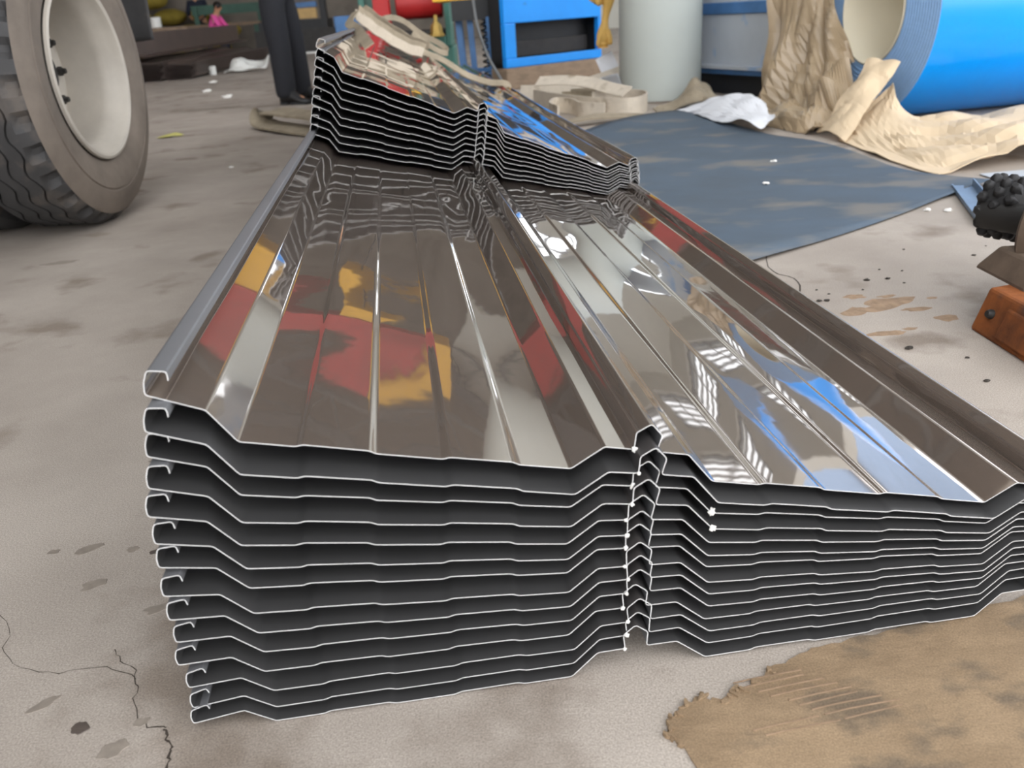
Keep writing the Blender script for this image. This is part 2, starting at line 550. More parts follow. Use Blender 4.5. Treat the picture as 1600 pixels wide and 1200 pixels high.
for k in range(11):
    x = 0.20 + 0.0105 * (k % 9) + random.uniform(-.003, .003)
    y = 0.635 - 0.0065 * k
    pts = [(x - .01, y - .006, .0022), (x + .015, y - .001, .0024), (x + .045 + .02 * random.random(), y + .006, .0021)]
    obj('mortar_groove', MB().ribbon(spline(pts, 3), 0.0014, 0.0006, Vector((0, 1, 0))), MUD, fl)

# shed: back wall with a high strip of windows, left wall, right wall beyond an open bay, roof
def wall_with_openings(org, du, length, height, thick, openings):
    """wall as boxes around rectangular openings (u0, u1, z0, z1), all openings side by side"""
    mb = MB()
    org, du = Vector(org), Vector(du)
    def seg(u0, u1, z0, z1):
        if u1 - u0 > 1e-3 and z1 - z0 > 1e-3:
            zz = Vector((0, 0, (z0 + z1) / 2))
            mb.bar(org + du * u0 + zz, org + du * u1 + zz, thick, z1 - z0)
    u = 0
    for u0, u1, z0, z1 in openings:
        seg(u, u0, 0, height)
        seg(u0, u1, 0, z0)
        seg(u0, u1, z1, height)
        u = u1
    seg(u, length, 0, height)
    return mb
WN = [0]
def window(org, du, u0, u1, z0, z1, nx, nz):
    org, du = Vector(org), Vector(du)
    WN[0] += 1
    at = lambda u, z: org + du * u + Vector((0, 0, z))
    w = struct('window_%d' % WN[0], MB().bar(at(u0 + .04, z0), at(u0 + .04, z1), .12, .08, du).bar(at(u1 - .04, z0), at(u1 - .04, z1), .12, .08, du)
               .bar(at(u0, z0 + .04), at(u1, z0 + .04), .12, .08).bar(at(u0, z1 - .04), at(u1, z1 - .04), .12, .08), STEELG)
    for i in range(1, nx):
        u = u0 + (u1 - u0) * i / nx
        obj('mullion', MB().bar(at(u, z0 + .08), at(u, z1 - .08), .08, .07, du), STEELG, w)
    for j in range(1, nz):
        z = z0 + (z1 - z0) * j / nz
        obj('transom_bar', MB().bar(at(u0 + .08, z), at(u1 - .08, z), .08, .06), STEELG, w)
    for i in range(nx):
        for j in range(nz):
            ua, ub = u0 + (u1 - u0) * i / nx + .03, u0 + (u1 - u0) * (i + 1) / nx - .03
            z = z0 + (z1 - z0) * (j + .5) / nz
            obj('pane', MB().bar(at(ua, z), at(ub, z), .008, (z1 - z0) / nz - .05), GLASS, w)
BW = [(.5, 2.7, 2.0, 3.6), (3.2, 5.6, 2.0, 3.6)]
struct('wall_back', MB().box((-14, 24, 0), (2, 24.3, 9.2)), DARKW)
struct('wall_back_right', wall_with_openings((2, 24.15, 0), (1, 0, 0), 6.3, 9.2, .3, BW), WHITEW)
for u0, u1, z0, z1 in BW:
    window((2, 24.15, 0), (1, 0, 0), u0, u1, z0, z1, 4, 2)
RW = [(1.2, 4.0, 4.3, 6.9), (5.4, 8.2, 4.3, 6.9)]
struct('wall_right', wall_with_openings((8.15, 14, 0), (0, 1, 0), 10, 9.2, .3, RW), WHITEW)
for u0, u1, z0, z1 in RW:
    window((8.15, 14, 0), (0, 1, 0), u0, u1, z0, z1, 6, 3)
struct('wall_left', MB().box((-14.3, -3, 0), (-14, 24.3, 9.2)), DARKW)
cl = struct('ceiling', MB().box((-14.3, -3, 9.2), (-1.6, 24.3, 9.35)).box((1.2, -3, 9.2), (5.2, 24.3, 9.35)).box((7.4, -3, 9.2), (8.6, 24.3, 9.35))
            .box((5.2, -3, 9.2), (7.4, 5, 9.35)).box((5.2, 23, 9.2), (7.4, 24.3, 9.35)).box((-1.6, 9, 9.2), (1.2, 24.3, 9.35)), ROOF)  # gaps left open for the added skylight strips
for k in range(9):  # unseen skylight strip, added so daylight brightens the right and back walls
    obj('added_skylight_pane', MB().box((5.2, 5 + k * 2, 9.26), (7.4, 6.97 + k * 2, 9.27)), GLASS, cl)
for k in range(6):  # second added skylight strip, overhead, to lift the floor brightness
    obj('added_skylight_pane', MB().box((-1.6, -3 + k * 2, 9.26), (1.2, -1.03 + k * 2, 9.27)), GLASS, cl)
for k in range(7):
    y = -2.5 + k * 4.3
    o = struct('trim_%d' % (k + 1), MB().bar((-14, y, 8.9), (8.5, y, 8.9), .16, .3).bar((-14, y, 7.9), (8.5, y, 7.9), .12, .12), STEELG)
    for i in range(10):
        x = -13.5 + i * 2.12
        obj('truss_web', MB().bar((x, y, 7.9), (x + 1.06, y, 8.8), .07, .07).bar((x + 1.06, y, 8.8), (x + 2.12, y, 7.9), .07, .07), STEELG, o)

# ------------------------------------------------------------------ roof sheets
YAW = 0.1087
EV = Vector((math.cos(YAW), math.sin(YAW), 0))
LV = Vector((-math.sin(YAW), math.cos(YAW), 0))
def sheet_profile():
    st = 0.0022
    def pan(s0):
        w = 0.0055
        out = [(s0, 0.0)]
        for a, up in ((0.0486, 1), (0.1095, 0), (0.1725, 1), (0.234, 0)):
            out += [(s0 + a - w / 2, 0 if up else st), (s0 + a + w / 2, st if up else 0)]
        return out + [(s0 + 0.2835, 0.0)]
    rib = lambda s: [(s, 0.0245), (s - 0.0015, 0.0405), (s + 0.0095, 0.0495), (s + 0.0125, 0.0495), (s + 0.0235, 0.0405), (s + 0.022, 0.0245)]
    P = [(-0.0560, 0.0478), (-0.0575, 0.0552), (-0.0720, 0.0540), (-0.0738, 0.0440), (-0.0728, 0.0338), (-0.0265, 0.0258)]
    P += pan(0.0)
    P += [(0.3095, 0.0242)] + rib(0.3365) + [(0.3885, 0.0245)]
    P += pan(0.4175)
    P += [(0.7270, 0.0242)] + rib(0.7540)[:-1] + [(0.7755, 0.030)]
    return P
PROF = sheet_profile()
def rounded(P, r=0.0022, seg=3):
    out = []
    for i, p in enumerate(P):
        if i in (0, len(P) - 1):
            out.append(Vector((p[0], p[1])))
            continue
        a, b, c = Vector(P[i - 1]), Vector(p), Vector(P[i + 1])
        u, v = (a - b), (c - b)
        d = min(r, u.length * .45, v.length * .45)
        u.normalize()
        v.normalize()
        for k in range(seg + 1):
            t = k / seg
            p0, p2 = b + u * d, b + v * d
            out.append(p0 * (1 - t) ** 2 + b * 2 * t * (1 - t) + p2 * t * t)
    return out
def sheet_mesh(name, length, nseg, seed, thick=0.0007, skew=0.0, bow=0.0, arcs=3, sway=0.0, droop=0.0, face=None):
    P = rounded(PROF, 0.0024, arcs)
    m = len(P)
    nr = []
    for i in range(m):
        d = (P[min(i + 1, m - 1)] - P[max(i - 1, 0)]).normalized()
        nr.append(Vector((-d.y, d.x)))
    vs, fs, mi = [], [], []
    for j in range(nseg + 1):
        t = j / nseg
        y = length * t ** 1.6
        for i in range(m):
            p, q = P[i], nr[i]
            s_, z_ = p.x, p.y
            if s_ < 0:
                z_ = z_ * (1 - .30 * droop * min(1, -s_ / .0265)) - .012 * droop * max(0, (-.0265 - s_) / .047)
            dz = sway * noise.noise(Vector((s_ * 3.5 + seed * 9.1, y * 1.1, seed)))
            dz += bow * noise.noise(Vector((s_ * 11 + seed * 5.3, 0.3, seed * 2.0))) * math.exp(-y * 4)
            yy = y + skew * s_ * (1 - t)
            vs.append((s_, yy, z_ + dz))
            vs.append((s_ - q.x * thick, yy, z_ + dz - q.y * thick))
    K = 2 * m
    for j in range(nseg):
        for i in range(m - 1):
            a = j * K + 2 * i
            fs.append((a, a + 2, a + K + 2, a + K)); mi.append(0)
            fs.append((a + 1, a + K + 1, a + K + 3, a + 3)); mi.append(1)
        for a, flip in ((j * K, 0), (j * K + 2 * (m - 1), 1)):
            f = (a, a + K, a + K + 1, a + 1)
            fs.append(f if not flip else f[::-1]); mi.append(2)
    for i in range(m - 1):
        a = 2 * i
        fs.append((a, a + 1, a + 3, a + 2)); mi.append(2)
        a = nseg * K + 2 * i
        fs.append((a, a + 2, a + 3, a + 1)); mi.append(2)
    me = bpy.data.meshes.new(name)
    me.from_pydata(vs, [], fs)
    for mm in (face or FILM, UNDER, EDGE):
        me.materials.append(mm)
    me.polygons.foreach_set('material_index', mi)
    me.polygons.foreach_set('use_smooth', [True] * len(fs))
    me.set_sharp_from_angle(angle=R(28))
    me.update()
    return me
def place_sheet(me, base, zl, tilt, label, group, name='roof_sheet'):
    o = bpy.data.objects.new(name, me)
    o.matrix_world = (Matrix.Translation((base.x, base.y, zl)) @ Matrix.Rotation(YAW, 4, 'Z') @ Matrix.Rotation(tilt, 4, 'Y'))
    C.objects.link(o)
    return tag(o, label, 'roof sheet', group)
ORD = ['topmost', 'second', 'third', 'fourth', 'fifth', 'sixth', 'seventh', 'eighth', 'ninth', 'tenth', 'eleventh', 'twelfth', 'thirteenth', 'bottom']
P0 = Vector((-0.2429, 0.6226, 0))
LOWER = [(.0165, .2890, .1320), (.0156, .2655, .1225), (.0109, .2435, .1132), (.0088, .2205, .1057), (.0038, .1975, .0974), (.0034, .1720, .0862),
         (.0019, .1505, .0793), (.0015, .1262, .0692), (.002, .1050, .0619), (.0025, .0822, .0509), (-.001, .0597, .0405), (.0037, .0368, .0317),
         (.0026, .0165, .0203), (0, .0018, .0055)]
sheets = []
for i, (s0, zl, zr) in enumerate(LOWER):
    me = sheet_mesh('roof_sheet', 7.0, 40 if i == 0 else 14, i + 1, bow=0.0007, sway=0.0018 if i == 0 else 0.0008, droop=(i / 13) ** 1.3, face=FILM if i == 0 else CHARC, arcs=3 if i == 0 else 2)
    fw = 0.011 if i == 0 else random.Random(i).uniform(-.004, .004)
    tilt = math.asin((zl - zr) / 0.702)
    word = ORD[i]
    lab = {0: 'topmost glossy brown roof sheet of the large front stack, its whole mirror-like face showing',
           13: 'bottom roof sheet of the large front stack, lying on the concrete floor'}.get(
        i, '%s roof sheet from the top of the large front stack, only its cut edge showing' % word)
    sheets.append(place_sheet(me, P0 + EV * s0 + LV * fw, zl, tilt, lab, 'roof sheets of the large front stack'))
PU = Vector((-0.39, 2.196, 0))
for i in range(10):
    t = i / 9
    rn = random.Random(50 + i)
    zl = .488 * (1 - t) + .304 * t + rn.uniform(-.002, .002) * (0 < i < 9)
    zr = .206 * (1 - t) + .1385 * t
    me = sheet_mesh('roof_sheet', 5.2, 16, 40 + i, bow=0.0008, sway=0.006 if i == 0 else 0.001, face=FILM if i == 0 else CHARC, arcs=3 if i == 0 else 2)
    word = ORD[i] if i < 9 else 'bottom'
    lab = {0: 'topmost roof sheet of the smaller rear stack, lying under the beige lifting sling',
           9: 'bottom roof sheet of the smaller rear stack, resting on the mirror-like sheet below'}.get(
        i, '%s roof sheet from the top of the smaller rear stack' % word)
    o = place_sheet(me, PU + EV * (.034 * (1 - t)) + LV * rn.uniform(-.004, .004), zl, math.asin((zl - zr) / 0.702), lab, 'roof sheets of the smaller rear stack')
    if i == 0:
        upper_top = o
# white chips of paint stuck on the cut edges near the seam
def chip(parent, w, loc, seed):
    mb = MB().ball((0, 0, 0), (w, w * .6, w * 1.1), 8, 6, amp=0.9, seed=seed, fs=9)
    me = bpy.data.meshes.new('paint_chip')
    me.from_pydata([tuple(v + Vector(loc)) for v in mb.v], [], mb.f)
    me.materials.append(CHIP)
    o = bpy.data.objects.new('paint_chip', me)
    C.objects.link(o)
    o.parent = parent
chip(sheets[2], .0032, (.417, -.001, .001), 1)
chip(sheets[3], .0030, (.4165, -.001, .001), 2)
for i in range(14):
    rn = random.Random(i)
    chip(sheets[i], .0014 + .0012 * rn.random(), (.3365 + rn.uniform(-.002, .001), -.0008, .0245), i + 5)

# ------------------------------------------------------------------ lifting sling over the rear stack
def on_upper(s, d, h):
    return upper_top.matrix_world @ Vector((s, d, h))
sl = thing('lifting_sling', 'bunched beige lifting sling laid across the top of the rear sheet stack', 'sling', on_upper(.3, 2.7, 0.02))
pa = spline([on_upper(-.085, 2.62, .115), on_upper(-.02, 2.66, .095), on_upper(.08, 2.68, .07), on_upper(.2, 2.7, .05), on_upper(.30, 2.72, .055)], 8)
for k, (dz, dy, w) in enumerate([(0, 0, .055), (.02, .05, .05), (-.015, .04, .05), (.03, .09, .045)]):
    q = [p + Vector((0.01 * k, dy, dz)) + Vector((0, 0, .002 * math.sin(i * .9 + k))) for i, p in enumerate(pa)]
    obj('webbing_strand', MB().ribbon(q, w, .006, [Vector((.1, .5 - .3 * k, .9)) for _ in q]), WEBD if k % 2 else WEB, sl, smooth=40)
pb = spline([on_upper(.26, 2.74, .055), on_upper(.40, 2.72, .058), on_upper(.55, 2.7, .03), on_upper(.68, 2.68, .035), on_upper(.77, 2.66, .058), on_upper(.80, 2.62, .0), on_upper(.80, 2.6, -.1)], 8)
obj('webbing_strand', MB().ribbon(pb, .045, .006, Vector((0, .8, .6))), WEBD, sl, smooth=40)
pc = spline([on_upper(.02, 2.9, .11), on_upper(.08, 3.0, .16), on_upper(.16, 3.05, .17), on_upper(.28, 3.05, .14), on_upper(.40, 3.0, .125),
             on_upper(.44, 2.95, .10), on_upper(.40, 2.9, .09), on_upper(.33, 2.88, .10), on_upper(.22, 2.86, .13)], 8)
obj('loop_strand', MB().ribbon(pc, .03, .005, Vector((.2, .3, .9))), WEBD, sl, smooth=40)
pd = spline([on_upper(-.085, 2.6, .13), on_upper(-.10, 2.5, .07), on_upper(-.06, 2.35, .06), on_upper(-.03, 2.1, .05), on_upper(.03, 1.8, .02)], 8)
obj('webbing_strand', MB().ribbon(pd, .05, .005, Vector((.8, .3, .5))), WEBD, sl, smooth=40)

# ------------------------------------------------------------------ truck
tk = thing('truck', 'parked truck on the left, showing a large dusty wheel with a cream rim', 'truck', (-1.47, 3.09, 0))
WX, WY, WR = -1.335, 3.09, 0.5
def wheel(xo, dish, flip=1):
    ty = MB()
    NA = 150
    W = 0.27
    prof0 = []
    # (axial offset from the outer face inwards, radius, kind)
    cross = [(.012, .285, 0), (.004, .30, 0), (-.006, .33, 0), (-.012, .37, 0), (-.0125, .385, 0), (-.0085, .388, 0), (-.0085, .392, 0), (-.012, .395, 0), (-.010, .41, 0), (-.006, .425, 0), (-.004, .43, 0), (.000, .45, 0), (.008, .468, 0), (.018, .476, 4), (.03, .486, 4), (.045, .494, 4), (.055, .4965, 0)]
    for g in (.075, .125, .165, .215):
        cross += [(g - .008, .498, 1), (g - .0035, .499, 1), (g - .0025, .484, 1), (g + .0025, .484, 1), (g + .0035, .499, 1), (g + .008, .498, 1)]
    cross += [(.235, .494, 0), (.252, .486, 0), (.264, .468, 0), (.282, .41, 0), (.28, .35, 0), (.262, .285, 0)]
    m = len(cross)
    for k in range(NA):
        a = 2 * math.pi * k / NA
        ph = k % 6
        zig = (-1 if ph < 3 else 1) * .009 * (1 if ph not in (0, 3) else .2)
        notch = (k % 5 in (0, 1))
        for (ax, r, kd) in cross:
            if kd == 1:
                ax += zig
            if kd == 4 and notch:
                r -= .020
            ty.v.append(Vector((xo - ax * flip, WY + math.cos(a) * r, WR + math.sin(a) * r)))
    for k in range(NA):
        k2 = (k + 1) % NA
        for j in range(m - 1):
            ty.f.append((k * m + j, k2 * m + j, k2 * m + j + 1, k * m + j + 1))
            ty.mi.append(1 if j < 12 or j > m - 4 else 0)
    obj('tyre', ty, [RUBBER, SIDEW], tk, smooth=35)
    rim = MB().lathe([(.287, -.004), (.286, .006), (.277, .009), (.268, .004), (.262, -.012), (.257, -.03), (.240, -.05), (.236, -.08), (.234, -dish)], (xo, WY, WR), (1, 0, 0), 72)
    ri = obj('rim', rim, RIMM, tk, smooth=35)
    disc = MB().lathe([(.234, -dish + .002), (.205, -dish + .01), (.195, -dish + .022), (.12, -dish + .022), (.105, -dish + .004), (.02, -dish + .004)], (xo, WY, WR), (1, 0, 0), 60)
    obj('wheel_disc', disc, RIMM, ri, smooth=35)
    for k in range(10):
        a = 2 * math.pi * k / 10
        c = (xo - dish + .022, WY + math.cos(a) * .158, WR + math.sin(a) * .158)
        obj('lug_nut', MB().lathe([(.0, .028), (.009, .028), (.010, .016), (.015, .015), (.016, 0)], c, (1, 0, 0), 6), DARKST, ri)
    obj('hub', MB().lathe([(0, .06), (.07, .06), (.085, .045), (.095, 0), (.1, -.05)], (xo - dish, WY, WR), (1, 0, 0), 40), DARKST, ri, smooth=35)
wheel(WX, .205)
obj('tyre', MB().lathe([(.29, 0), (.34, .012), (.42, .012), (.475, 0), (.497, -.03), (.5, -.13), (.497, -.235), (.475, -.262), (.42, -.275), (.34, -.275), (.29, -.262)], (WX - .32, WY, WR), (1, 0, 0), 80), RUBBER, tk, smooth=30)
obj('rim', MB().lathe([(.29, 0), (.25, -.02), (.23, -.13), (.25, -.25), (.29, -.265)], (WX - .32, WY, WR), (1, 0, 0), 60), DARKST, tk, smooth=30)
fl_rows = [[(-1.62, 3.78, 1.0), (-1.45, 3.80, 1.0), (-1.32, 3.82, 1.0)], [(-1.62, 3.81, .8), (-1.46, 3.84, .8), (-1.37, 3.85, .76)], [(-1.62, 3.82, .585), (-1.49, 3.88, .575), (-1.387, 3.87, .578)]]
obj('mudflap', net(fl_rows, 14, 14, .006, 5, 3), RUBBER, tk, solid=.012, smooth=50)
obj('axle', MB().tube([(-3.4, WY, WR), (WX - .2, WY, WR)], .07, 14), DARKST, tk, smooth=40)
obj('chassis_rail', MB().box((-2.1, -3.5, .78), (-1.98, 4.0, 1.0)).box((-2.95, -3.5, .78), (-2.83, 4.0, 1.0)), DARKST, tk)
obj('cargo_bed', MB().box((-3.68, -3.5, 1.12), (-1.3, 4.05, 1.26)), TRUCKP, tk, bevel=.01)
for k in range(5):
    y0 = -3.5 + k * 1.51
    obj('side_board', MB().box((-1.36, y0 + .02, 1.27), (-1.31, y0 + 1.49, 2.0)), TRUCKP, tk, bevel=.01)
obj('leaf_spring', MB().box((-2.02, 2.5, .64), (-1.94, 3.7, .70)).box((-2.02, 2.7, .58), (-1.94, 3.5, .64)), DARKST, tk)

# ------------------------------------------------------------------ blue steel sheet on the floor
def two_edge(front, back, nu, nv, zf):
    f_, b_ = spline(front, 8), spline(back, 8)
    mb = MB()
    vs = []
    for i in range(nu + 1):
        a = i / nu
        def at(c):
            x = a * (len(c) - 1)
            k = min(int(x), len(c) - 2)
            return c[k].lerp(c[k + 1], x - k)
        for j in range(nv + 1):
            p = at(f_).lerp(at(b_), j / nv)
            p.z = zf(p, i / nu, j / nv)
            vs.append(p)
    F = [(i * (nv + 1) + j, (i + 1) * (nv + 1) + j, (i + 1) * (nv + 1) + j + 1, i * (nv + 1) + j + 1) for i in range(nu) for j in range(nv)]
    return mb.add(vs, F)
FRONT_E = [(.42, 1.90, 0), (.61, 2.017, 0), (.817, 2.156, 0), (1.04, 2.316, 0), (1.363, 2.571, 0), (1.545, 2.695, 0)]
BACK_E = [(.27, 4.2, 0), (.5, 4.5, 0), (.80, 4.8, 0), (1.021, 4.9, 0), (1.13, 4.5, 0), (1.244, 4.026, 0), (1.36, 3.72, 0), (1.39, 3.4, 0), (1.41, 3.05, 0), (1.45, 2.88, 0), (1.555, 2.71, 0)]
mt = two_edge(FRONT_E,
              BACK_E, 44, 26,
              lambda p, u, v: .006 + .014 * max(0, noise.noise(p * 1.6) + .2) + .03 * max(0, v - .8) * 5 * max(0, math.sin(u * 6.2)) * (u < .75) + .010 * (u > .8) * (u - .8) * 5)
tag(obj('steel_floor_sheet', mt, MATB, smooth=60, solid=.002), 'dusty blue-grey flat sheet lying on the floor right of the stacks', 'metal sheet')
for p, q, lab in (((1.30, 2.50), (1.255, 2.19), 'blue steel channel poking out from under the blue-grey flat sheet'),):
    ch = MB().bar((1.44, 2.66, .012), (1.28, 2.19, .012), .055, .004).bar((1.467, 2.65, .02), (1.307, 2.18, .02), .004, .03).bar((1.413, 2.67, .012), (1.253, 2.2, .012), .004, .012)
    tag(obj('steel_channel', ch, mat('blue_grey_channel', srgb(118, 138, 160), 0.5, 0.2, 0.15, 12)), lab, 'steel channel')
gp = two_edge([(1.60, 2.66, 0), (1.75, 2.70, 0), (2.3, 2.80, 0)], [(1.60, 2.86, 0), (1.8, 2.87, 0), (2.3, 2.90, 0)], 10, 6, lambda p, u, v: .004 + .004 * u)
tag(obj('steel_offcut', gp, GREYPAN, solid=.002), 'grey sheet offcut under the raised end of the kraft paper', 'metal sheet')

# ------------------------------------------------------------------ blue coil and its kraft wrapper
cn = Vector((math.sin(R(-80)), -math.cos(R(-80)), 0))
co = thing('steel_coil', 'bright blue prepainted steel coil lying on its side with a cream bore', 'coil', (2.3, 4.48, 0))
FC = Vector((1.83, 4.4, .5))
obj('outer_wrap', MB().lathe([(.497, 0), (.5, -.004), (.5, -1.1), (.497, -1.104)], FC, cn, 96), COILB, co, smooth=40)
prof = [(.251, 0)]
for k in range(26):
    r = .253 + k * .0094
    prof += [(r, .0015 * (k % 2)), (r + .007, .0015 * (k % 2)), ]
prof += [(.497, 0)]
obj('end_face', MB().lathe(prof, FC, cn, 96), COILF, co)
obj('bore_lining', MB().lathe([(.252, .006), (.246, .008), (.245, -.3), (.245, -1.1)], FC, cn, 72), CREAM, co, smooth=40)
obj('end_face', MB().lathe([(.251, -1.104), (.497, -1.104)], FC, cn, 72), COILF, co)
kp = thing('kraft_wrapper', 'torn brown kraft wrapper hanging off the blue coil and spread on the floor', 'wrapping paper', (1.6, 4.0, 0))
A = [[(1.50, 4.98, .92), (1.60, 4.93, .90), (1.665, 4.84, .90), (1.69, 4.68, .88)],
     [(1.49, 5.0, .62), (1.585, 4.80, .60), (1.64, 4.70, .60), (1.72, 4.62, .58)],
     [(1.50, 5.0, .40), (1.585, 4.78, .40), (1.645, 4.62, .40), (1.74, 4.52, .41)],
     [(1.47, 5.0, .19), (1.56, 4.68, .20), (1.63, 4.48, .21), (1.75, 4.36, .23)],
     [(1.46, 5.0, .03), (1.48, 4.52, .03), (1.50, 4.12, .03), (1.57, 3.93, .05)]]
obj('hanging_flap', net(A, 44, 18, .105, 6, 2, zmin=.006, zs=.22), KRAFTD, kp, solid=.003)
Bn = [[(1.70, 4.10, .30), (1.74, 4.05, .30), (1.80, 3.98, .28)], [(1.58, 4.0, .17), (1.60, 3.93, .18), (1.63, 3.84, .14)], [(1.43, 3.94, .02), (1.44, 3.80, .035), (1.452, 3.65, .01)]]
obj('folded_strip', net(Bn, 16, 22, .018, 7, 5, zmin=.005), KRAFT, kp, solid=.004)
Cn = [[(1.79, 4.02, .21), (1.80, 3.86, .10), (2.03, 3.84, .07), (2.428, 3.9, .10), (3.0, 4.0, .12)],
      [(1.635, 3.96, .10), (1.64, 3.56, .05), (1.78, 3.40, .05), (2.067, 3.44, .10), (2.6, 3.5, .14)],
      [(1.455, 3.74, .01), (1.456, 2.97, .008), (1.568, 2.93, .03), (1.80, 2.97, .08), (2.3, 3.05, .13)]]
obj('floor_spread', net(Cn, 30, 18, .045, 3.6, 8, zmin=.005), KRAFT, kp, solid=.003)
En = [[(1.42, 4.72, .05), (1.55, 4.4, .07), (1.60, 4.0, .06)], [(1.36, 4.5, .05), (1.44, 4.2, .09), (1.50, 3.95, .05)], [(1.32, 4.35, .006), (1.36, 4.08, .006), (1.43, 3.9, .006)]]
obj('crumpled_lower_flap', net(En, 22, 16, .045, 7, 11, zmin=.004), KRAFTD, kp, solid=.003)
Wn = [[(1.02, 5.0, .03), (1.2, 4.85, .115), (1.34, 4.72, .13), (1.39, 4.66, .10)], [(1.06, 4.7, .035), (1.17, 4.52, .10), (1.27, 4.4, .12), (1.32, 4.3, .09)], [(1.10, 4.32, .04), (1.15, 4.2, .06), (1.21, 4.02, .035), (1.29, 4.12, .09)]]
tag(obj('white_paper', net(Wn, 18, 14, .03, 5, 21, zmin=.03), PAPER, solid=.0015), 'crumpled sheet of white paper on the edge of the blue-grey sheet', 'paper')
Dn = [[(.95, 5.35, .02), (1.10, 5.42, .06), (1.24, 5.5, .16), (1.36, 5.5, .05)], [(.95, 5.2, .005), (1.1, 5.22, .02), (1.25, 5.2, .07), (1.38, 5.2, .005)]]
tag(obj('brown_rag', net(Dn, 20, 10, .03, 7, 31, zmin=.004), WEBD, solid=.004), 'brown rag crumpled at the foot of the white column', 'rag')

# ------------------------------------------------------------------ white column, grey machine bed behind
cv = thing('column', 'round white painted column standing behind the sling pile', 'column', (1.11, 5.98, 0))
obj('shaft', MB().lathe([(.262, 0), (.265, .004), (.265, 9.1)], (1.11, 5.98, 0), (0, 0, 1), 64), COLW, cv, smooth=40)
obj('base_ring', MB().lathe([(.285, 0), (.285, .004), (.266, .006)], (1.11, 5.98, 0), (0, 0, 1), 64), RUSTD, cv, smooth=40)
mb_ = thing('machine_bed', 'long grey machine bed with blue stripes between the white column and the kraft paper', 'machine', (1.9, 5.9, 0))
ma, mbv = Vector((1.25, 6.65, 0)), Vector((1.78, 5.32, 0))
md = (mbv - ma).normalized()
mn = Vector((md.y, -md.x, 0))
if mn.dot(Vector((-1, -1, 0))) < 0:
    mn = -mn
def slab(z0, z1, t, off=0.0):
    a, b = ma + mn * off, mbv + mn * off
    return MB().bar(a + Vector((0, 0, (z0 + z1) / 2)) - mn * t / 2, b + Vector((0, 0, (z0 + z1) / 2)) - mn * t / 2, t, z1 - z0)
obj('plinth', slab(0, .13, .5, -.03), BLACK, mb_)
obj('lower_rail', slab(.13, .17, .5, .04), BLUED, mb_, bevel=.008)
obj('side_panel', slab(.17, .49, .5, 0), GREYPAN, mb_)
obj('blue_stripe', slab(.49, .56, .5, .015), BLUED, mb_, bevel=.006)
obj('top_panel', slab(.56, .80, .5, 0), GREYPAN, mb_)
obj('ledge', slab(.165, .185, .5, .07), GREYPAN, mb_)

# ------------------------------------------------------------------ blue cabinet on a timber, blue frame stand
ca, cb = Vector((.13, 7.42, 0)), Vector((.99, 8.12, 0))
cd = (cb - ca).normalized()
cnn = Vector((cd.y, -cd.x, 0))
cab = thing('blue_cabinet', 'bright blue steel cabinet with a wide open dark compartment', 'cabinet', tuple((ca + cb) / 2))
def cbar(u0, u1, z0, z1, d0, d1):
    L_ = (cb - ca).length
    p, q = ca + cd * L_ * u0, ca + cd * L_ * u1
    off = -cnn * (d0 + d1) / 2
    zz = Vector((0, 0, (z0 + z1) / 2))
    return MB().bar(p + off + zz, q + off + zz, abs(d1 - d0), z1 - z0)
obj('top_rail', cbar(0, 1, .50, .95, 0, .05), BLUE, cab, bevel=.006)
obj('bottom_rail', cbar(0, 1, .165, .235, 0, .05), BLUE, cab, bevel=.006)
obj('left_stile', cbar(0, .105, .235, .50, 0, .05), BLUE, cab, bevel=.006)
obj('right_stile', cbar(.965, 1, .235, .50, 0, .05), BLUE, cab, bevel=.006)
obj('back_panel', cbar(.0, 1, .165, .95, .17, .19), BLACK, cab)
obj('shelf', cbar(.0, 1, .17, .20, .05, .17), DARKST, cab)
obj('side_panel', cbar(0, .02, .165, .95, .05, .19), BLACK, cab)
obj('side_panel', cbar(.98, 1, .165, .95, .05, .19), BLACK, cab)
obj('top_panel', cbar(0, 1, .95, .97, 0, .19), BLUE, cab)
obj('inner_tray', cbar(.1, .95, .24, .36, .12, .17), DARKST, cab)
tag(obj('timber_beam', cbar(-.03, .97, 0.0, .163, -.04, .16), WOOD, bevel=.006), 'rough wooden beam under the front of the blue cabinet', 'timber')
tag(obj('timber_beam', cbar(.03, 1.0, 0.0, .163, .165, .24), WOOD, bevel=.006), 'rough wooden beam under the back of the blue cabinet', 'timber')
cab_pipe = spline([(-.112, 7.5, .80), (-.105, 7.5, .69), (-.085, 7.45, .5), (-.02, 7.4, .28), (.06, 7.35, .12), (.12, 7.25, .02)], 8)
tag(obj('cable', MB().tube(cab_pipe, .012, 8), STEELG, smooth=50), 'grey cable hanging down left of the blue cabinet', 'cable')
bs = thing('frame_stand', 'worn blue steel frame stand left of the blue cabinet', 'stand', (-.1, 8.3, 0))
for x, y in ((-.235, 8.05), (-.135, 8.0), (.03, 7.82), (-.25, 9.0), (0., 9.0)):
    obj('leg', MB().bar((x, y, 0), (x - .02, y, .56), .05, .06, (0, 1, 0)), BLUED, bs)
obj('top_beam', MB().box((-.3, 7.9, .54), (.02, 9.1, .70)), BLACK, bs)
obj('cross_bar', MB().bar((-.235, 8.05, .14), (.03, 7.82, .14), .03, .03), BLUED, bs)
obj('deck', MB().box((-.45, 7.9, .70), (.02, 9.1, .76)), YEL, bs)
spn = MB()
pts = [(-.03 + .03 * math.cos(a * .6), 8.1 + .03 * math.sin(a * .6), .02 + a * .0048) for a in range(0, 112)]
obj('coil_spring', spn.tube(pts, .008, 6), BLACK, bs, smooth=50)

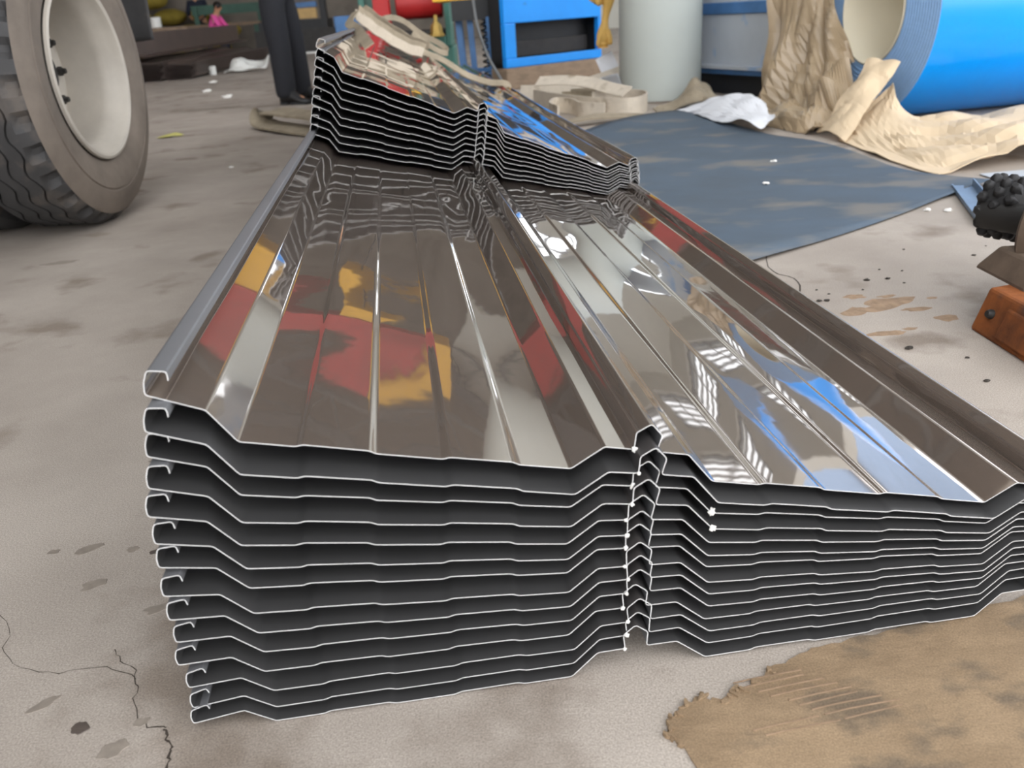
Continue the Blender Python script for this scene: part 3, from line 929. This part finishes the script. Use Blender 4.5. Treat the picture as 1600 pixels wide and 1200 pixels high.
# red and teal machine behind the rear stack
tm = thing('teal_machine', 'teal machine with a red motor drum behind the rear sheet stack', 'machine', (-.7, 9.6, 0))
obj('base', MB().box((-1.0, 9.45, 0), (-.36, 10.3, .30)), TEAL, tm, bevel=.02)
obj('side_frame', MB().box((-.43, 9.40, .30), (-.38, 10.3, .95)), TEAL, tm, bevel=.01)
obj('side_frame', MB().box((-1.28, 9.40, 0), (-1.22, 10.3, .95)), TEAL, tm, bevel=.01)
obj('motor_drum', MB().lathe([(0, 0), (.14, 0), (.15, .012), (.15, .46), (.14, .47), (0, .47)], (-.46, 9.75, .72), (-1, 0, 0), 36), REDP, tm, smooth=40)
obj('red_guard', MB().box((-1.14, 9.42, .36), (-.98, 9.6, .95)), REDP, tm, bevel=.01)
obj('cross_shaft', MB().tube([(-1.25, 9.6, .44), (-.40, 9.6, .44)], .03, 12), DARKST, tm, smooth=40)
obj('tray', MB().box((-.78, 9.38, .30), (-.43, 9.6, .40)), TEAL, tm, bevel=.01)
obj('oil_cup', MB().lathe([(.0, .2), (.02, .2), (.02, .14), (.055, .10), (.06, .03), (.075, .03), (.075, 0), (0, 0)], (-.52, 9.36, .40), (0, 0, 1), 6), BRASS, tm)
obj('oil_cup', MB().ball((-.92, 9.36, .36), .05, 10, 8), BRASS, tm, smooth=50)
obj('knob', MB().ball((-1.02, 9.36, .54), .02, 10, 8).tube([(-1.02, 9.36, .54), (-1.02, 9.44, .54)], .008, 8), PLAST, tm, smooth=50)

# yellow leather strip, card and pale sheet by the column
gl = thing('leather_glove', 'crumpled yellow leather glove hanging beside the white column', 'glove', (.8, 6.45, .3))
obj('cuff', net([[(.70, 6.42, .66), (.75, 6.38, .70), (.83, 6.42, .70)], [(.71, 6.42, .62), (.76, 6.36, .595), (.80, 6.42, .62)], [(.74, 6.44, .60), (.77, 6.40, .585), (.80, 6.44, .61)]], 10, 10, .025, 14, 4), LEATHER, gl, solid=.012, smooth=50)
obj('palm', MB().tube(spline([(.845, 6.42, .74), (.835, 6.42, .62), (.81, 6.42, .5), (.795, 6.42, .40), (.79, 6.42, .335), (.79, 6.42, .318)], 5), [.035 + .012 * math.sin(i * .5) + (.012 if i > 18 else 0) for i in range(26)], 10), LEATHER, gl, smooth=35)
obj('finger', MB().tube(spline([(.80, 6.40, .44), (.765, 6.39, .38), (.755, 6.39, .33)], 4), [.02, .021, .02, .021, .018, .019, .018, .016, .008], 8), LEATHER, gl, smooth=40)
obj('finger', MB().tube(spline([(.82, 6.40, .43), (.835, 6.39, .37), (.835, 6.39, .335)], 4), [.02, .021, .02, .021, .018, .019, .018, .016, .008], 8), LEATHER, gl, smooth=40)
tag(obj('white_card', MB().add([(.747, 6.5, .239), (.859, 6.5, .293), (.931, 6.46, .141), (.809, 6.42, .08)], [(0, 1, 2, 3)]), PAPER, solid=.004), 'square white card leaning by the foot of the white column', 'card')
tag(obj('pale_sheet', net([[(.72, 6.30, .12), (.77, 6.14, .15), (.83, 5.98, .175)], [(.76, 6.16, .06), (.80, 6.02, .07), (.86, 5.86, .07)], [(.80, 6.0, .005), (.84, 5.86, .005), (.93, 5.68, .005)]], 10, 10, .006, 6, 2, zmin=.003), GREYP, solid=.002, smooth=60), 'curled pale grey sheet between the white card and the column foot', 'sheet')

# ------------------------------------------------------------------ sling pile on the floor
def strap(pts, h, label, m, tiltv=(0, 0, 1), z=0.0, w=.10, th=.008, n=8):
    q = spline([(x, y, zz if len(p) > 2 else z + h) for p in pts for x, y, zz in [(p[0], p[1], p[2] if len(p) > 2 else 0)]], n)
    o = obj('webbing_sling', MB().ribbon(q, w, th, Vector(tiltv)), m, smooth=45)
    return tag(o, label, 'sling', 'webbing slings')
strap([(.276, 6.05), (.43, 5.60), (.589, 5.28), (.769, 5.10), (.89, 5.25), (.92, 5.50), (.80, 5.68), (.62, 5.62)], .052, 'cream webbing sling standing in a wide rounded loop before the column', WEBL)
strap([(.20, 6.45, .055), (.40, 6.35, .055), (.60, 6.30, .075), (.80, 6.32, .12), (.95, 6.36, .16)], .05, 'cream webbing sling whose end rises towards the white card', WEBL, (0, .3, 1))
strap([(.30, 5.95, .16), (.48, 5.82, .165), (.62, 5.68, .15), (.72, 5.5, .125), (.80, 5.36, .112)], 0, 'cream webbing sling draped flat over the top of the pile', WEBL, (.5, .5, .45), w=.09)
strap([(.36, 5.0), (.33, 5.25), (.38, 5.48), (.47, 5.36), (.50, 5.12), (.62, 5.0)], .05, 'cream webbing sling curled in a small tight loop', WEBL, w=.09)
strap([(.36, 4.80, .022), (.52, 4.84, .04), (.68, 4.92, .03), (.84, 4.96, .012)], 0, 'dirty olive webbing strap lying flat at the front of the pile', WEBD, (.3, 1, .1), w=.09)
strap([(.52, 6.0), (.70, 5.98), (.76, 5.88), (.62, 5.80), (.45, 5.85)], .05, 'dirty webbing sling folded at the back of the pile', WEBD, w=.09)
fs_ = [(-1.0, 5.15, .02), (-1.25, 5.42, .03), (-1.45, 5.72, .03), (-1.49, 5.80, .06), (-1.42, 5.78, .10), (-1.2, 5.50, .10), (-1.0, 5.25, .095), (-.96, 5.2, .07)]
o = obj('webbing_sling', MB().ribbon(spline(fs_, 8), .16, .012, Vector((.75, .6, .1))), WEBD, smooth=45)
tag(o, 'dusty webbing sling folded flat on the floor left of the rear stack', 'sling', 'webbing slings')

# ------------------------------------------------------------------ rusty machine part with black coupling
rmx = thing('rusty_roller_machine', 'rusty cast machine base with a black knobbed coupling at the right edge', 'machine', (1.05, 1.5, 0))
bb = MB()
bb.add([(.862, 1.495, 0), (.868, 1.20, 0), (1.25, 1.15, 0), (1.30, 1.62, 0), (.885, 1.49, .082), (.89, 1.215, .082), (1.25, 1.17, .082), (1.28, 1.60, .082)],
       [(3, 2, 1, 0), (4, 5, 6, 7), (0, 1, 5, 4), (1, 2, 6, 5), (2, 3, 7, 6), (3, 0, 4, 7)])
obj('base_block', bb, RUST, rmx, bevel=.006)
pl = MB().add([(.862, 1.415, .012), (.862, 1.25, .012), (.878, 1.25, .064), (.878, 1.415, .064), (.88, 1.42, .01), (.88, 1.245, .01), (.90, 1.25, .07), (.90, 1.415, .07)],
              [(0, 3, 2, 1), (4, 5, 6, 7), (0, 1, 5, 4), (1, 2, 6, 5), (2, 3, 7, 6), (3, 0, 4, 7)])
obj('raised_plate', pl, RUST, rmx, bevel=.003)
obj('bolt', MB().lathe([(0, .012), (.006, .012), (.009, .006), (.009, -.01)], (.876, 1.452, .042), (-1, -.05, .25), 12), DARKST, rmx, smooth=50)
obj('bearing_block', MB().box((.92, 1.44, .08), (1.25, 1.62, .13), taper=.03), RUSTD, rmx, bevel=.008)
obj('flange_disc', MB().lathe([(0, -.02), (.085, -.02), (.095, -.012), (.095, .008), (.085, .014), (0, .014)], (1.035, 1.58, .155), (.55, -.83, 0), 40), RUSTD, rmx, smooth=40)
obj('shaft', MB().tube([(.985, 1.72, .16), (1.2, 1.36, .16)], .03, 20), DARKST, rmx, smooth=40)
ctr, ax = Vector((1.03, 1.72, .170)), Vector((.55, -.83, 0)).normalized()
cp = obj('coupling', MB().lathe([(0, -.04), (.045, -.04), (.054, -.03), (.054, .03), (.045, .04), (0, .04)], ctr, ax, 32), BLKR, rmx, smooth=40)
sx = ax.cross(Vector((0, 0, 1))).normalized()
for j, off in enumerate((-.027, 0, .027)):
    for k in range(13):
        a = 2 * math.pi * (k + .5 * (j % 2)) / 13
        rad = sx * math.cos(a) + Vector((0, 0, 1)) * math.sin(a)
        obj('lug', MB().tube([ctr + ax * off + rad * .046, ctr + ax * off + rad * .060, ctr + ax * off + rad * .066], [.0125, .0115, .006], 6), BLKR, cp, smooth=50)
for a in (.9, 2.2, 3.3):
    rad = sx * math.cos(a) + Vector((0, 0, 1)) * math.sin(a)
    obj('yellow_mark', MB().ball(ctr - ax * .04 + rad * .035, (.004, .003, .004), 8, 6), YEL, cp)

# ------------------------------------------------------------------ left background: bundle, bench, sacks, tubs
me_b = sheet_mesh('far_roof_sheet', 6.0, 4, 77, thick=.003, arcs=1)
me_b.materials.clear()
for m in (BROWNS, BLACK, DARKST):
    me_b.materials.append(m)
for i in range(8):
    o = bpy.data.objects.new('roof_sheet', me_b)
    o.matrix_world = Matrix.Translation((-4.80 + .004 * i, 12.5 + .03 * (i % 3), .002 + .033 * i)) @ Matrix.Rotation(.065, 4, 'Z') @ Matrix.Rotation(-.01 + .012 * i, 4, 'Y')
    C.objects.link(o)
    tag(o, ['bottom', 'second', 'third', 'fourth', 'fifth', 'sixth', 'seventh', 'topmost'][i] + ' dark brown sheet %sof the far bundle behind the truck wheel' % ('' if i in (0, 7) else 'from the floor '),
        'roof sheet', 'sheets of the far bundle')
rc = thing('ridge_flashing', 'dark brown bent flashing standing along the far sheet bundle', 'flashing', (-4.9, 13.2, .30))
obj('upright_face', MB().add([(-4.92, 12.75, .33), (-4.60, 17.2, .40), (-4.63, 17.3, .66), (-4.98, 12.85, .62)], [(0, 1, 2, 3)]), BROWNS, rc, solid=.01)
obj('base_leg', MB().add([(-4.92, 12.75, .33), (-4.60, 17.2, .40), (-4.42, 17.1, .38), (-4.70, 12.65, .31)], [(0, 3, 2, 1)]), BROWNS, rc, solid=.01)
wt = thing('work_table', 'low plank work table carrying white tubs behind the far bundle', 'table', (-7.0, 18.4, 0))
obj('plank_top', MB().box((-8.4, 17.95, .63), (-5.75, 18.85, .70)), WOOD, wt)
for x, y in ((-8.3, 18.05), (-5.85, 18.05), (-8.3, 18.75), (-5.85, 18.75)):
    obj('leg', MB().box((x - .05, y - .05, 0), (x + .05, y + .05, .63)), WOOD, wt)
for x, r, h, lab in ((-6.76, .13, .32, 'tall white plastic tub with a black stick on the plank table'), (-6.44, .10, .19, 'short white plastic tub right of the tall tub on the plank table')):
    t_ = thing('plastic_tub', lab, 'tub', (x, 18.3, .701))
    obj('body', MB().lathe([(0, 0), (r * .9, 0), (r, .01), (r, h - .02), (r * 1.06, h - .02), (r * 1.06, h), (r * .95, h), (r * .9, .03), (0, .03)], (x, 18.3, .701), (0, 0, 1), 28), PLAST, t_, smooth=40)
    if h > .2:
        obj('stick', MB().tube([(x - .2, 18.1, .70 + .22), (x + .08, 18.15, .70 + .16)], .014, 6), BLACK, t_)
bn = thing('bench', 'green painted bench in the dim background', 'bench', (-6.0, 21.5, 0))
obj('back_board', MB().box((-6.75, 21.6, .92), (-5.1, 21.66, 1.12)), GREEN, bn)
obj('seat_board', MB().box((-6.75, 21.0, .66), (-5.1, 21.6, .72)), WOOD, bn)
for x in (-6.65, -5.2):
    obj('leg', MB().box((x - .05, 21.05, 0), (x + .05, 21.66, .66)).box((x - .05, 21.56, .72), (x + .05, 21.60, 1.1)), GREEN, bn)
k = 0
SPOT = [(-10.2, 0), (-9.36, 0), (-8.52, 0), (-7.68, 0), (-6.84, 0), (-9.9, 1), (-9.06, 1), (-8.22, 1), (-7.38, 1), (-6.54, 1), (-9.5, 2), (-8.66, 2), (-7.82, 2), (-6.98, 2), (-9.1, 3), (-8.2, 3)]
WORDS = ['bottom', 'second', 'third', 'top']
for x, lv in SPOT:
    pos = sorted(a for a, b in SPOT if b == lv).index(x)
    pos = ['leftmost', 'second from the left', 'third from the left', 'fourth from the left', 'rightmost'][pos] if lv < 2 else (['leftmost', 'second from the left', 'third from the left', 'rightmost'] if lv == 2 else ['left', 'right'])[pos]
    o = obj('sack', MB().ball((x, 23.3, .19 + lv * .38), (.40, .36, .188), 16, 10, amp=.10, seed=k), SACK, smooth=60)
    tag(o, 'dull yellow sack, %s in the %s row of the far pile' % (pos, WORDS[lv]), 'sack', 'yellow sacks in the far pile')
    k += 1
# machine plinth far behind the standing person
pz = thing('far_machine', 'blue and tan machine on a dark plinth far behind the standing person', 'machine', (-4.0, 20.2, 0))
obj('plinth', MB().box((-5.0, 20, 0), (-3.2, 21, .5)), DARKST, pz)
obj('kerb_line', MB().box((-5.0, 19.95, 0), (-3.2, 19.999, .04)), PLAST, pz)
obj('frame', MB().box((-4.9, 20.05, .5), (-3.45, 20.9, .68)), BLACK, pz)
obj('tan_panel', MB().box((-4.4, 20.0, .70), (-3.62, 20.08, .90)), TANP, pz)
obj('blue_rail', MB().box((-4.5, 20.0, .92), (-3.6, 20.1, 1.02)).box((-4.5, 20.0, 1.08), (-3.6, 20.1, 1.16)), BLUED, pz)
obj('post', MB().box((-3.55, 20.0, .5), (-3.42, 20.2, 1.5)), BLACK, pz)
tag(obj('blue_bin', MB().box((-1.95, 12.0, 0.30), (-1.62, 12.3, .66), taper=-.02).box((-1.9, 12.02, 0), (-1.66, 12.28, .3)), BLUED, bevel=.02), 'blue steel bin between the far machine and the teal machine', 'bin')

# white plastic rag, cup, leaf and bits on the floor
tag(obj('plastic_rag', net([[(-3.95, 13.75, .02), (-3.75, 13.85, .22), (-3.5, 13.9, .12), (-3.3, 13.95, .24)], [(-3.9, 13.45, .01), (-3.72, 13.5, .05), (-3.5, 13.5, .04), (-3.32, 13.6, .05)]], 20, 10, .05, 4, 3, zmin=.004), PLAST, solid=.006), 'crumpled white plastic rag on the floor beside the far bundle', 'rag')
tag(obj('plastic_cup', MB().lathe([(0, 0), (.05, 0), (.055, .12), (.048, .12), (.044, .01), (0, .01)], (-4.03, 13.35, 0), (0, 0, 1), 16), PLAST, smooth=40), 'small white cup on the floor left of the plastic rag', 'cup')
tag(obj('leaf', net([[(-2.10, 5.56, .004), (-2.03, 5.55, .012), (-1.97, 5.62, .006)], [(-2.09, 5.64, .006), (-2.02, 5.66, .02), (-1.95, 5.64, .004)]], 8, 6, .006, 9, 2, zmin=.002), LEAF, solid=.001), 'yellow-green leaf lying on the floor right of the truck wheel', 'leaf')
random.seed(9)
for k, (x, y) in enumerate([(-2.5, 8.6), (-3.0, 9.6), (-3.4, 11.2), (-1.25, 4.15), (1.22, 2.42), (1.27, 2.40), (1.33, 2.36), (.9, 2.9), (1.05, 3.3)]):
    s_ = .012 if y < 5 else .05
    obj('white_crumb', MB().ball((x, y, s_ * .3 + (.01 if 2.5 < y < 4 and x > 0 else 0)), (s_, s_ * .8, s_ * .35), 8, 5, amp=.8, seed=k), CHIP, fl)
for k in range(42):
    x, y = random.uniform(.62, 1.25), random.uniform(1.15, 2.15)
    if x < .45 + (2.2 - y) * .15 or (x > .84 and y < 1.66) or y > 1.75 + x * .3:
        continue
    s_ = random.uniform(.002, .006)
    obj('dark_crumb', MB().ball((x, y, s_ * .4), (s_ * 1.4, s_, s_ * .5), 7, 4, amp=.7, seed=k), DEB, fl)

# ------------------------------------------------------------------ unseen pale blue shed, added to temper the sky mirrored in the sheets
ns = thing('added_shed', 'unseen pale blue clad shed added beyond the open bay to soften the mirrored sky', 'building', (18, 15, 0))
PBLUE = mat('pale_blue_cladding', srgb(142, 172, 208), 0.6, 0, 0.05, 1)
obj('shed_wall', MB().box((16, 4, 0), (24, 40, 8.6)), PBLUE, ns)
obj('shed_roof', MB().add([(15.7, 3.7, 8.6), (15.7, 40.3, 8.6), (20, 40.3, 10.2), (20, 3.7, 10.2), (24.3, 40.3, 8.6), (24.3, 3.7, 8.6)], [(0, 3, 2, 1), (3, 5, 4, 2), (0, 5, 3), (1, 2, 4), (0, 1, 4, 5)]), STEELG, ns)
for k in range(4):
    obj('shed_door', MB().box((15.92, 7 + k * 7, 0), (15.999, 10.5 + k * 7, 3.4)), WHITEW, ns)

# ------------------------------------------------------------------ overhead crane (seen mirrored in the sheets)
cr = thing('overhead_crane', 'red overhead travelling crane girder with a yellow hoist', 'crane', (-3, 13, 4.2))
obj('girder', MB().box((-13.9, 12.8, 4.3), (.4, 13.3, 5.1)), REDP, cr)
obj('rail_flange', MB().box((-13.9, 12.65, 4.22), (.4, 13.45, 4.3)), REDP, cr)
obj('end_carriage', MB().box((.4, 12.2, 4.2), (.9, 13.9, 4.9)), YEL, cr, bevel=.03)
obj('hoist_body', MB().box((-.9, 12.5, 3.5), (.1, 13.5, 4.15), taper=.05), YEL, cr, bevel=.03)
obj('wire_rope', MB().tube([(-.4, 13, 3.5), (-.4, 13, 2.5)], .02, 8), DARKST, cr)
hk = spline([(-.4, 13, 2.5), (-.4, 13, 2.35), (-.28, 13, 2.25), (-.3, 13, 2.1), (-.42, 13, 2.05), (-.52, 13, 2.15)], 6)
obj('hook', MB().tube(hk, .035, 10), YEL, cr, smooth=50)

# ------------------------------------------------------------------ people
def skin_mesh(name, joints, edges, m, parent=None, root=0, sub=2):
    """joints: list of (pos, radius or (rx, ry)); edges: pairs"""
    org = wloc(parent) if parent else Vector(joints[root][0])
    me = bpy.data.meshes.new(name)
    me.from_pydata([tuple(Vector(p) - org) for p, r in joints], edges, [])
    me.materials.append(m)
    o = bpy.data.objects.new(name, me)
    C.objects.link(o)
    md = o.modifiers.new('skin', 'SKIN')
    md.use_smooth_shade = True
    for i, (p, r) in enumerate(joints):
        sv = me.skin_vertices[0].data[i]
        sv.radius = r if isinstance(r, tuple) else (r, r)
        sv.use_root = (i == root)
    s2 = o.modifiers.new('sub', 'SUBSURF')
    s2.levels = s2.render_levels = sub
    if parent:
        o.parent = parent
    else:
        o.location = org
    return o
def person(label, J, shirt, trousers, sc_=1.0, shoes=True, long_sleeve=True):
    """J: world joints: pel, chest, neck, head, (l|r) sho elb wri hip kne ank toe; face = facing direction"""
    V = {k: Vector(v) for k, v in J.items()}
    face = V['face'].normalized()
    k = sc_
    names = ['pel', 'wst', 'chest', 'neck', 'head', 'top']
    V['wst'] = V['pel'].lerp(V['chest'], .5)
    up = (V['head'] - V['neck']).normalized()
    V['top'] = V['head'] + up * .09 * k
    js = [(V['pel'], (.13 * k, .10 * k)), (V['wst'], (.12 * k, .09 * k)), (V['chest'], (.145 * k, .10 * k)), (V['neck'], .052 * k), (V['head'], (.075 * k, .092 * k)), (V['top'], .055 * k)]
    es = [(0, 1), (1, 2), (2, 3), (3, 4), (4, 5)]
    for s in 'lr':
        b = len(js)
        js += [(V[s + 'sho'], .052 * k), (V[s + 'elb'], .040 * k), (V[s + 'wri'], .026 * k)]
        es += [(2, b), (b, b + 1), (b + 1, b + 2)]
        d = (V[s + 'wri'] - V[s + 'elb']).normalized()
        side = d.cross(face)
        side = side.normalized() if side.length > .01 else Vector((1, 0, 0))
        pc = len(js)
        js.append((V[s + 'wri'] + d * .06 * k, (.032 * k, .016 * k)))
        es.append((b + 2, pc))
        for q in range(4):
            o_ = side * (q - 1.5) * .018 * k
            c = len(js)
            ln = (.035, .042, .038, .03)[q] * k
            js += [(V[s + 'wri'] + d * .10 * k + o_, .009 * k), (V[s + 'wri'] + d * (.10 * k + ln) + o_ * 1.05 + face * .012 * k, .008 * k), (V[s + 'wri'] + d * (.10 * k + ln * 1.7) + o_ * 1.05 + face * .03 * k, .007 * k)]
            es += [(pc, c), (c, c + 1), (c + 1, c + 2)]
        c = len(js)
        js += [(V[s + 'wri'] + d * .04 * k + face * .035 * k, .010 * k), (V[s + 'wri'] + d * .085 * k + face * .05 * k, .008 * k)]
        es += [(pc, c), (c, c + 1)]
        b = len(js)
        js += [(V[s + 'hip'], .085 * k), (V[s + 'kne'], .056 * k), (V[s + 'kne'].lerp(V[s + 'ank'], .35), .054 * k), (V[s + 'ank'], .036 * k), (V[s + 'ank'] + (V[s + 'toe'] - V[s + 'ank']) * .6, .022 * k), (V[s + 'toe'], .016 * k)]
        es += [(0, b), (b, b + 1), (b + 1, b + 2), (b + 2, b + 3), (b + 3, b + 4), (b + 4, b + 5)]
    body = skin_mesh('person', js, es, SKIN)
    tag(body, label, 'person')
    # clothes
    tj = [(V['pel'] + (V['chest'] - V['pel']).normalized() * .06 * k, (.142 * k, .112 * k)), (V['pel'], (.148 * k, .118 * k))]
    te = [(0, 1)]
    for s in 'lr':
        b = len(tj)
        tj += [(V[s + 'hip'], .118 * k), (V[s + 'hip'].lerp(V[s + 'kne'], .5), .108 * k), (V[s + 'kne'], .096 * k), (V[s + 'kne'].lerp(V[s + 'ank'], .5), .092 * k), (V[s + 'ank'] + (V[s + 'kne'] - V[s + 'ank']).normalized() * .02 * k, .088 * k), (V[s + 'ank'] - (V[s + 'kne'] - V[s + 'ank']).normalized() * .045 * k, .088 * k)]
        te += [(1, b), (b, b + 1), (b + 1, b + 2), (b + 2, b + 3), (b + 3, b + 4), (b + 4, b + 5)]
    skin_mesh('trousers', tj, te, trousers, body, root=1)
    sj = [(V['pel'] + (V['chest'] - V['pel']).normalized() * .0 * k, (.158 * k, .128 * k)), (V['wst'], (.148 * k, .118 * k)), (V['chest'], (.170 * k, .125 * k)), (V['chest'].lerp(V['neck'], .65), .075 * k)]
    se = [(0, 1), (1, 2), (2, 3)]
    for s in 'lr':
        b = len(sj)
        end = V[s + 'elb'].lerp(V[s + 'wri'], .85 if long_sleeve else 0.0)
        sj += [(V[s + 'sho'], .072 * k), (V[s + 'elb'], .056 * k)]
        se += [(2, b), (b, b + 1)]
        if long_sleeve:
            sj.append((end, .042 * k))
            se.append((b + 1, b + 2))
    skin_mesh('shirt', sj, se, shirt, body, root=1)
    hc = V['head'] + up * .035 * k - face * .022 * k
    obj('hair', MB().ball(hc, (.088 * k, .088 * k, .085 * k), 16, 12, amp=.15, seed=2), HAIR, body, smooth=60)
    rt = face.cross(up).normalized()
    hb = V['head']
    obj('nose', MB().ball(hb + face * .088 * k - up * .01 * k, (.013 * k, .013 * k, .02 * k), 8, 6), SKIN, body, smooth=60)
    for sg in (-1, 1):
        obj('eye', MB().ball(hb + face * .078 * k + rt * sg * .03 * k + up * .012 * k, .010 * k, 8, 6), HAIR, body, smooth=60)
        obj('ear', MB().ball(hb + rt * sg * .078 * k, (.014 * k, .018 * k, .03 * k), 8, 6), SKIN, body, smooth=60)
    obj('mouth', MB().ball(hb + face * .080 * k - up * .048 * k, (.018 * k, .012 * k, .006 * k), 8, 6), REDP, body, smooth=60)
    if shoes:
        for s in 'lr':
            a, t = V[s + 'ank'], V[s + 'toe']
            d = Vector((t.x - a.x, t.y - a.y, 0)).normalized()
            heel = Vector((a.x, a.y, 0)) - d * .055 * k
            sh = MB()
            n_ = 14
            prof = [(-.0, .030, .085), (.03, .040, .13), (.08, .044, .14), (.13, .044, .12), (.18, .046, .075), (.23, .046, .052), (.265, .034, .042), (.285, .012, .028)]
            wv = Vector((-d.y, d.x, 0))
            base = 0
            for (l_, w_, h_) in prof:
                c = heel + d * l_ * k
                for q in range(n_):
                    an = 2 * math.pi * q / n_
                    zz = max(.018 * k, h_ * k * (.5 + .5 * math.sin(an)) * (1 if math.sin(an) > 0 else 1))
                    sh.v.append(c + wv * math.cos(an) * w_ * k + Vector((0, 0, zz)))
            for i in range(len(prof) - 1):
                for q in range(n_):
                    p_, r_ = i * n_ + q, i * n_ + (q + 1) % n_
                    sh.f.append((p_, r_, r_ + n_, p_ + n_))
                    sh.mi.append(0)
            sh.f += [tuple(reversed(range(n_))), tuple((len(prof) - 1) * n_ + q for q in range(n_))]
            sh.mi += [0, 0]
            so = obj('shoe', sh, SHOE, body, smooth=60)
            hl = MB()
            for l0, l1, w_ in ((.0, .075, .033), (.11, .27, .040)):
                c0, c1 = heel + d * l0 * k, heel + d * l1 * k
                hl.bar(c0 + Vector((0, 0, .0095 * k)), c1 + Vector((0, 0, .0095 * k)), w_ * 2 * k, .019 * k)
            obj('sole', hl, BLACK, so)
    return body
X, Y = -1.66, 7.55
person('standing person in dark navy trousers and black shoes beyond the rear stack', dict(
    face=(.93, -.35, 0), pel=(X - .02, Y, .90), chest=(X - .01, Y, 1.30), neck=(X, Y, 1.48), head=(X + .03, Y - .01, 1.60),
    lsho=(X + .05, Y + .19, 1.40), lelb=(X + .04, Y + .24, 1.14), lwri=(X + .26, Y + .16, 1.12),
    rsho=(X - .06, Y - .19, 1.40), relb=(X - .08, Y - .24, 1.14), rwri=(X + .14, Y - .20, 1.12),
    lhip=(X + .01, Y + .09, .84), lkne=(X + .05, Y + .12, .47), lank=(X + .06, Y + .14, .085), ltoe=(X + .22, Y + .06, .04),
    rhip=(X - .05, Y - .09, .84), rkne=(X - .02, Y - .11, .47), rank=(X - .02, Y - .12, .085), rtoe=(X + .14, Y - .20, .04)), NAVY, TROUS)
X, Y = -5.75, 20.0
person('crouching child in a pink top behind the far bundle', dict(
    face=(1, -.3, -.15), pel=(X - .12, Y, .52), chest=(X - .04, Y, .80), neck=(X + .03, Y - .02, .93), head=(X + .08, Y - .03, 1.03),
    lsho=(X + .0, Y + .12, .85), lelb=(X + .12, Y + .14, .68), lwri=(X + .24, Y + .08, .56),
    rsho=(X - .02, Y - .13, .85), relb=(X + .08, Y - .16, .66), rwri=(X + .21, Y - .12, .56),
    lhip=(X - .08, Y + .07, .48), lkne=(X + .12, Y + .1, .36), lank=(X + .02, Y + .1, .06), ltoe=(X + .14, Y + .1, .03),
    rhip=(X - .08, Y - .07, .48), rkne=(X + .12, Y - .1, .36), rank=(X + .02, Y - .1, .06), rtoe=(X + .14, Y - .12, .03)), PINK, NAVY, sc_=.95)
X, Y = -6.75, 22.2
person('person in a navy top standing behind the green bench', dict(
    face=(.3, -1, -.1), pel=(X, Y, .80), chest=(X, Y - .08, 1.14), neck=(X, Y - .12, 1.30), head=(X + .01, Y - .16, 1.41),
    lsho=(X + .18, Y - .08, 1.22), lelb=(X + .22, Y - .15, .98), lwri=(X + .14, Y - .32, .90),
    rsho=(X - .18, Y - .08, 1.22), relb=(X - .22, Y - .15, .98), rwri=(X - .12, Y - .32, .90),
    lhip=(X + .09, Y, .76), lkne=(X + .1, Y - .04, .43), lank=(X + .1, Y + .02, .08), ltoe=(X + .13, Y - .14, .04),
    rhip=(X - .09, Y, .76), rkne=(X - .1, Y - .04, .43), rank=(X - .1, Y + .02, .08), rtoe=(X - .09, Y - .15, .04)), NAVY, TROUS, sc_=.93)
